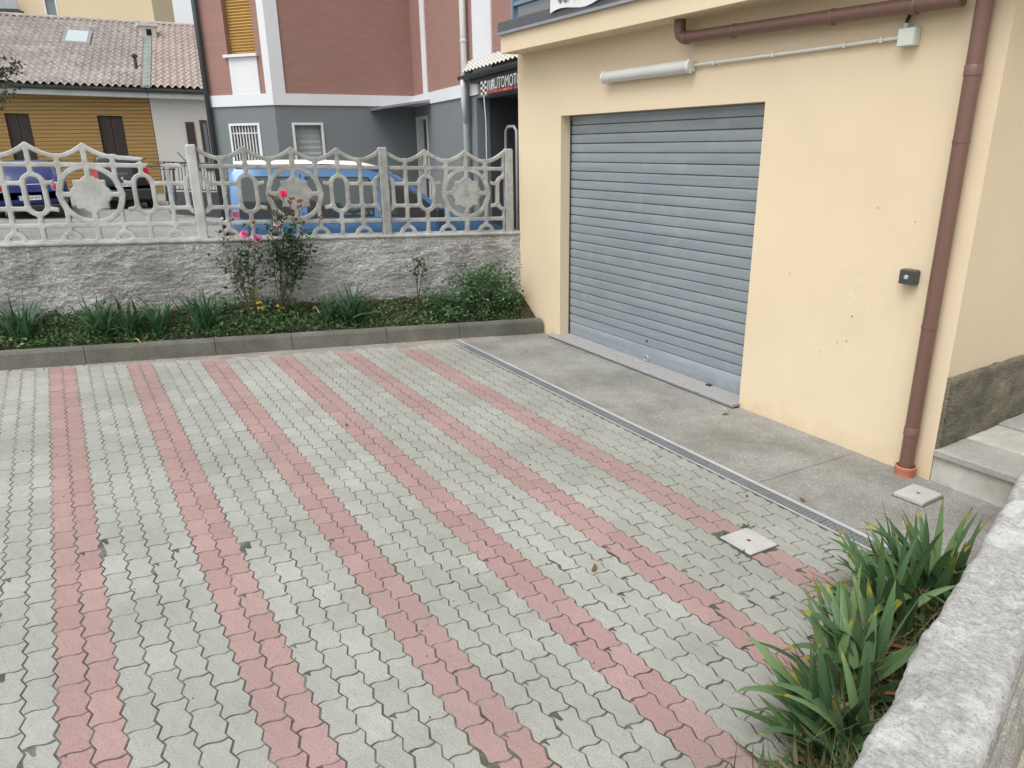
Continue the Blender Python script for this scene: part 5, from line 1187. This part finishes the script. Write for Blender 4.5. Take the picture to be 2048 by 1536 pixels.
# ================================================================== HOUSES BEHIND
TAN = .42
def slope_px(phi): v_ = np.array([math.sin(phi), math.cos(phi), TAN]); return IW / 2 + F * (CR[0] @ v_) / (CR[2] @ v_)
PHI = min(np.linspace(-.3, .6, 400), key=lambda p: abs(slope_px(p) - 318))            # the roofs fall straight towards the viewer
G0 = at_depth(0, 167, 25.0); HDv = Vector((math.cos(PHI), -math.sin(PHI), 0)); HNv = Vector((-math.sin(PHI), -math.cos(PHI), 0))
G1 = on_plane(410, 182, G0, HNv); HSL = (G1.z - G0.z) / (G1 - G0).to_2d().length; GL = G0 - HDv * 9
class Sloped(Facade):
    def uz(s, px, py, off=0): u, z = Facade.uz(s, px, py, off); return u, z - HSL * u
    def p(s, u, z, off=0): return Facade.p(s, u, z + HSL * u, off)
HF = Sloped((GL.x, GL.y), (G1.x, G1.y)); UE = HF.L; EZ = G0.z - HSL * 9; OV = -.45      # the eave line; walls stand behind it
useam_r = HF.uz(290, 170)[0]; useam = HF.uz(304, 240, OV)[0]
def roof_pt(u, b, up=0): return HF.p(u, EZ + TAN * b + up, -b)
def on_roof(px, py):
    a_ = roof_pt(0, 0); nrm = (roof_pt(1, 0) - a_).cross(roof_pt(0, 1) - a_); q = on_plane(px, py, a_, nrm); return (q.to_2d() - HF.A).dot(HF.d), -(q.to_2d() - HF.A).dot(HF.n)
BR = (on_roof(60, 36)[1] + on_roof(250, 44)[1]) / 2
def tile_roof(u0, u1, B, mat, parent, org, lift=0.0):
    V2, F2 = [], []; tw, tl = .25, .42; nb = int(B / tl); nc = int((u1 - u0) / tw * 8) + 1; rowi = []
    for b in range(nb):
        for e_ in (0, 1):
            row = []
            for k in range(nc):
                u = u0 + k * tw / 8; ph = (u / tw) % 1; h = .065 * math.sin(math.pi * ph / .62) if ph < .62 else -.035 * math.sin(math.pi * (ph - .62) / .38)
                tid = mn.noise(Vector((math.floor(u / tw) * 3.7, b * 5.1, 0))); row.append(roof_pt(u, (b + e_) * B / nb, h + lift + (.07 if e_ == 0 else .0) + .012 * tid) - org)
            V2 += row
    for r_ in range(nb * 2 - 1):
        for k in range(nc - 1): a = r_ * nc + k; F2.append((a, a + 1, a + nc + 1, a + nc))
    o = mesh_obj('roof_tiles', V2, F2, mat, parent, False); o['kind'] = 'stuff'; return o
def house(name, u0, u1, wm, rm, label, shutters, lift=0.0):
    e = empty(name, HF.p((u0 + u1) / 2, .4, OV - 3)); tag(e, label, 'house'); org = Vector(e.location)
    def hp_(mb, nm, mat, parent=None): mb.v = [tuple(Vector(v) - org) for v in mb.v]; return mb.obj(nm, mat, parent or e)
    mb = MB(); a = HF.p(u0, 0, OV); b = HF.p(u1, 0, OV); wall_holes(mb, a.to_2d(), b.to_2d(), -.3, EZ - .02, [(s[0] - u0, s[1] - u0, s[2], s[3]) for s in shutters], .3); mb.v = [(x, y, z + HSL * (Vector((x, y)) - HF.A).dot(HF.d)) for x, y, z in mb.v]; hp_(mb, 'wall', wm)
    for s in shutters:
        mb = MB(); HF.box(mb, s[0] + .001, s[1] - .001, s[2] + .001, s[3] - .001, OV - .22, OV - .16); hp_(mb, 'shutter_backing', M['shutter_brown'])
        for k in (0, 1):
            m0 = s[0] + (s[1] - s[0]) * k / 2 + .012; m1 = s[0] + (s[1] - s[0]) * (k + 1) / 2 - .012; mb = MB(); HF.box(mb, m0, m1, s[2] + .01, s[3] - .01, OV - .14, OV - .10); lf = hp_(mb, 'shutter', M['shutter_brown'])
            mb = MB()
            for i in range(22): z = s[2] + .1 + (s[3] - s[2] - .2) * i / 22; HF.box(mb, m0 + .07, m1 - .07, z, z + .03, OV - .0995, OV - .088)
            hp_(mb, 'louvre', M['shutter_brown'], lf)
        mb = MB(); HF.box(mb, s[0] - .08, s[1] + .08, s[2] - .06, s[2] - .002, OV - .12, OV + .06); hp_(mb, 'window_sill', M['pale_plaster'])
    mb = MB(); HF.box(mb, u0, u1, EZ - .30, EZ - .06, OV + .001, -.06); hp_(mb, 'fascia', M['fascia'])
    mb = MB(); mb.rings([[HF.p(u, EZ - .02 - .11 * math.sin(a_), .02 + .085 * math.cos(a_)) for a_ in np.linspace(0, math.pi, 8)] for u in (u0, u1)]); hp_(mb, 'gutter', M['gutter_dark'])
    rt_ = tile_roof(u0, u1, BR, rm, e, org, lift)
    mb = MB(); mb.prism([roof_pt(u0, -.02, -.05), roof_pt(u0, BR, -.05), HF.p(u0, EZ - .05, -2 * BR), HF.p(u0, EZ - .10, -2 * BR), HF.p(u0, EZ - .1, -.02)], Vector((HF.d.x, HF.d.y, HSL)) * (u1 - u0)); hp_(mb, 'roof_deck', rm)
    nr = int((u1 - u0) / .42)
    for i in range(nr):
        ua_ = u0 + (u1 - u0) * i / nr; rs = []
        for du, rr in ((0, .115), ((u1 - u0) / nr + .03, .10)): rs.append([roof_pt(ua_ + du, BR + .11 * math.cos(a_) , .02 + lift + rr * math.sin(a_) - .42 * .11 * math.cos(a_)) for a_ in np.linspace(0, math.pi, 7)])
        mb = MB(); mb.rings(rs, False, False, closed=False); hp_(mb, 'ridge_tile', rm)
    return e, hp_, rt_
s1 = HF.rect((8, 228), (74, 308), OV); s2 = HF.rect((193, 229), (257, 307), OV); zt_ = (s1[3] + s2[3]) / 2; zb_ = zt_ - 1.95
s0 = (s1[0] - (s2[0] - s1[0]), s1[1] - (s2[0] - s1[0]), zb_, zt_)
yh, yp2, rt1 = house('ochre_house', 0, useam, M['boards'], M['tile_old'], 'ochre boarded house with brown shutters and weathered tile roof', [s0, (s1[0], s1[1], zb_, zt_), (s2[0], s2[1], zb_, zt_)])
g1_ = HF.rect((370, 244), (398, 320), OV); g2_ = HF.rect((398, 240), (424, 320), OV)
gh, gp2, rt2 = house('grey_house', useam + .02, UE + 3.0, M['pale_plaster'], M['tile_new'], 'pale plastered house end with a redder tile roof beside the brick building', [], .03)
for q, mt, nm in ((g1_, 'shutter_brown', 'open_shutter'), (g2_, 'wood_brown', 'window_frame')):
    mb = MB(); HF.box(mb, q[0], q[1], q[2] - .4, q[3], OV + .002, OV + .05); gp2(mb, nm, M[mt])
mb = MB(); HF.box(mb, g2_[0] + .12, g2_[1] - .04, g2_[2] - .3, g2_[3] - .12, OV + .051, OV + .056); gp2(mb, 'window_glass', M['winglass'])
# skylight, chimney, flashing, vent
(k0, b0), (k1, b1) = on_roof(124, 90), on_roof(186, 68); mb = MB(); org = Vector(yh.location)
def slab_on_roof(mb, u0, u1, b0, b1, h0, h1): mb.rings([[roof_pt(u0, b0, h), roof_pt(u1, b0, h), roof_pt(u1, b1, h), roof_pt(u0, b1, h)] for h in (h0, h1)])
slab_on_roof(mb, k0, k1, b0, b1, -.02, .13); sf = yp2(mb, 'skylight', M['flash_light']); mb = MB(); slab_on_roof(mb, k0 + .12, k1 - .12, b0 + .12, b1 - .12, .131, .14); yp2(mb, 'skylight_pane', M['skylight'], sf)
(k0, b0), (k1, b1) = on_roof(286, 164), on_roof(293, 60); mb = MB(); slab_on_roof(mb, k0, k0 + .26, .02, b1, .03, .10); yp2(mb, 'flashing_strip', M['copper'])
(k0, b0) = on_roof(300, 78); mb = MB(); q = roof_pt(k0, b0); mb.box((q.x - .32, q.y, q.z - .3), (q.x + .28, q.y + .55, q.z + .50)); ch = gp2(mb, 'chimney', M['pale_plaster']); mb = MB(); mb.box((q.x - .42, q.y - .08, q.z + .501), (q.x + .38, q.y + .65, q.z + .60)); gp2(mb, 'chimney_cap', M['fascia'], ch)
mb = MB(); mb.box((q.x - .1, q.y - .012, q.z + .14), (q.x + .1, q.y - .002, q.z + .38)); gp2(mb, 'flue_opening', M['void'], ch)
(k0, b0) = on_roof(273, 138); mb = MB(); q = roof_pt(k0, b0); mb.tube([q, q + Vector((0, 0, .42))], .06, 8); lathe(mb, [(.10, .40), (.12, .5), (.02, .56)], q, 'z', 10); yp2(mb, 'roof_vent', M['darkmetal'])

# cream block behind
bA, bB = at_depth(-260, 40, 52), at_depth(309, 40, 56); AB = Facade((bA.x, bA.y), (bB.x, bB.y)); ap = empty('apartment_block', (AB.p(AB.L / 2, .4, -4))); tag(ap, 'cream apartment block rising behind the tiled roofs', 'building'); ao = Vector(ap.location)
def apart(mb, nm, mat): mb.v = [tuple(Vector(v) - ao) for v in mb.v]; return mb.obj(nm, mat, ap)
wn = AB.rect((86, 2), (117, 28)); wn = (wn[0], wn[1], wn[2] - .6, wn[2] + 1.2); mb = MB(); wall_holes(mb, AB.A, AB.B, .3, 19, [wn], .3); apart(mb, 'wall', M['cream'])
mb = MB(); AB.box(mb, 0, AB.L, .3, 19, -9, -.31); apart(mb, 'rear_mass', M['cream'])
mb = MB(); AB.box(mb, wn[0] + .1, wn[1] - .1, wn[2] + .1, wn[3] - .1, -.2, -.15); apart(mb, 'window_glass', M['winglass']); mb = MB()
for q in ((wn[0], wn[0] + .1, wn[2], wn[3]), (wn[1] - .1, wn[1], wn[2], wn[3]), (wn[0] + .1, wn[1] - .1, wn[2], wn[2] + .1), (wn[0] + .1, wn[1] - .1, wn[3] - .1, wn[3])): AB.box(mb, *q, -.16, .02)
apart(mb, 'window_frame', M['white_paint'])
bl = AB.rect((-60, -30), (38, 24), 1.0); mb = MB(); AB.box(mb, bl[0], bl[1], bl[2], bl[2] + .18, .002, 1.2); apart(mb, 'balcony_slab', M['darkmetal']); mb = MB(); AB.box(mb, bl[0] + .02, bl[1] - .02, bl[2] + .181, bl[2] + 1.3, .9, 1.0); apart(mb, 'balcony_front', M['shutter_grey'])
fb = empty('far_building', at_depth(325, 20, 78)); tag(fb, 'distant white balcony building with a green awning', 'building'); fo = Vector(fb.location); Q = lambda x, y, d=78: at_depth(x, y, d) - fo
b = Q(334, 20); a = on_y(300, 20, b.y + fo.y) - fo; mb = MB(); mb.box((a.x, b.y, -fo.z + .4), (b.x, b.y + .5, 6.0)); mb.obj('wall', M['white_paint'], fb)
b = Q(333, 14); a = on_y(311, 24, b.y + fo.y) - fo; mb = MB(); mb.prism([(a.x, a.y - .02, b.z), (a.x, a.y - 1.2, a.z), (a.x, a.y - 1.2, a.z - .25), (a.x, a.y - .02, a.z + .1)], (b.x - a.x, 0, 0)); mb.obj('awning', M['awning'], fb)
b = Q(333, 2); a = on_y(311, 6, b.y + fo.y) - fo; mb = MB(); mb.box((a.x, a.y - 1.3, a.z - .3), (b.x, a.y - .02, a.z)); mb.obj('balcony', M['shutter_grey'], fb)

# iron gate and low wall in front of the grey house
gd = 19.5; ig = empty('iron_gate', at_depth(340, 405, gd)); tag(ig, 'black iron gate and railing between the black car and the brick building', 'gate'); io = Vector(ig.location)
def ip(px, py): return at_depth(px, py, gd) - io
def bar(px0, py0, px1, py1, r, name='bar'): mb = MB(); mb.tube([ip(px0, py0), ip(px1, py1)], r, 5); return mb.obj(name, M['iron'], ig)
for px in (328, 336, 345): bar(px, 324, px + 6, 402, .035, 'gate_post')
bar(326, 338, 350, 338, .03, 'gate_rail'); bar(332, 378, 436, 381, .02, 'rail'); bar(300, 323, 440, 327, .018, 'rail')
for i in range(13): px = 356 + i * 6.4; bar(px, 327, px + 4, 380, .011)
lw = MB(); a, b = at_depth(336, 384, 20.5), at_depth(440, 384, 19.8); lw.prism([(a.x, a.y, .3), (b.x, b.y, .3), (b.x, b.y, a.z), (a.x, a.y, a.z)], (0, .3, 0)); tag(lw.obj('low_wall', M['dark_wall']), 'dark low wall under the iron railing behind the van', 'wall')

# ---- tree reaching in at the left edge
tp_ = at_depth(-150, 200, 13.5); tr = empty('tree', (tp_.x, tp_.y, sz(-3, tp_.y) - .05)); tag(tr, 'grey green tree whose branch tips reach in at the left edge', 'tree'); rd = random.Random(77)
hz = tp_.z - tr.location.z; mb = MB(); mb.tube([(0, 0, 0), (.05, 0, hz * .5), (0, .05, hz), (.05, 0, hz + 1.3)], [.12, .10, .07, .03], 8); mb.obj('trunk', M['bark'], tr, True)
mb = MB(); pts = []
for (px, py) in ((20, 165), (35, 140), (5, 120), (20, 185), (-20, 110), (-40, 180), (-120, 90), (-200, 120), (-250, 200), (-150, 40), (-60, 60)):
    t = at_depth(px, py, 13.5 + rd.gauss(0, .25)) - Vector(tr.location); b = Vector((0, 0, hz * rd.uniform(.6, 1.0))); m_ = (b + t) / 2 + Vector((0, 0, .15)); mb.tube([b, m_, t], [.03, .018, .006], 5)
    for _ in range(150): k = rd.uniform(.45, 1.02); q = b * (1 - k) ** 2 + m_ * 2 * k * (1 - k) + t * k * k; pts.append(tuple(q + Vector((rd.gauss(0, .085), rd.gauss(0, .12), rd.gauss(0, .085)))))
mb.obj('limbs', M['bark'], tr); card_mesh('crown', M['tree_leaf'], pts, .085, tr, .8, 'leaf', 14, .4)

# fine litter blown over the yard and along the kerb
rd = random.Random(303); pts = []
for _ in range(620):
    if rd.random() < .6: u = rd.uniform(-.0, 6.3); p = W(u, KO - abs(rd.gauss(0, .05)) - .012); x, y = p.x, p.y
    else: x, y = rd.uniform(-.8, 4.9), rd.uniform(1.9, 7.3)
    pts.append((x, y, gz(x, y) + .003))
o = card_mesh('leaf_litter', M['deadleaf'], pts, .011, None, .1, 'leaf', 55, .7); o['kind'] = 'stuff'; o['label'] = 'tiny dark crumbs of litter scattered over the yard'; o['category'] = 'litter'
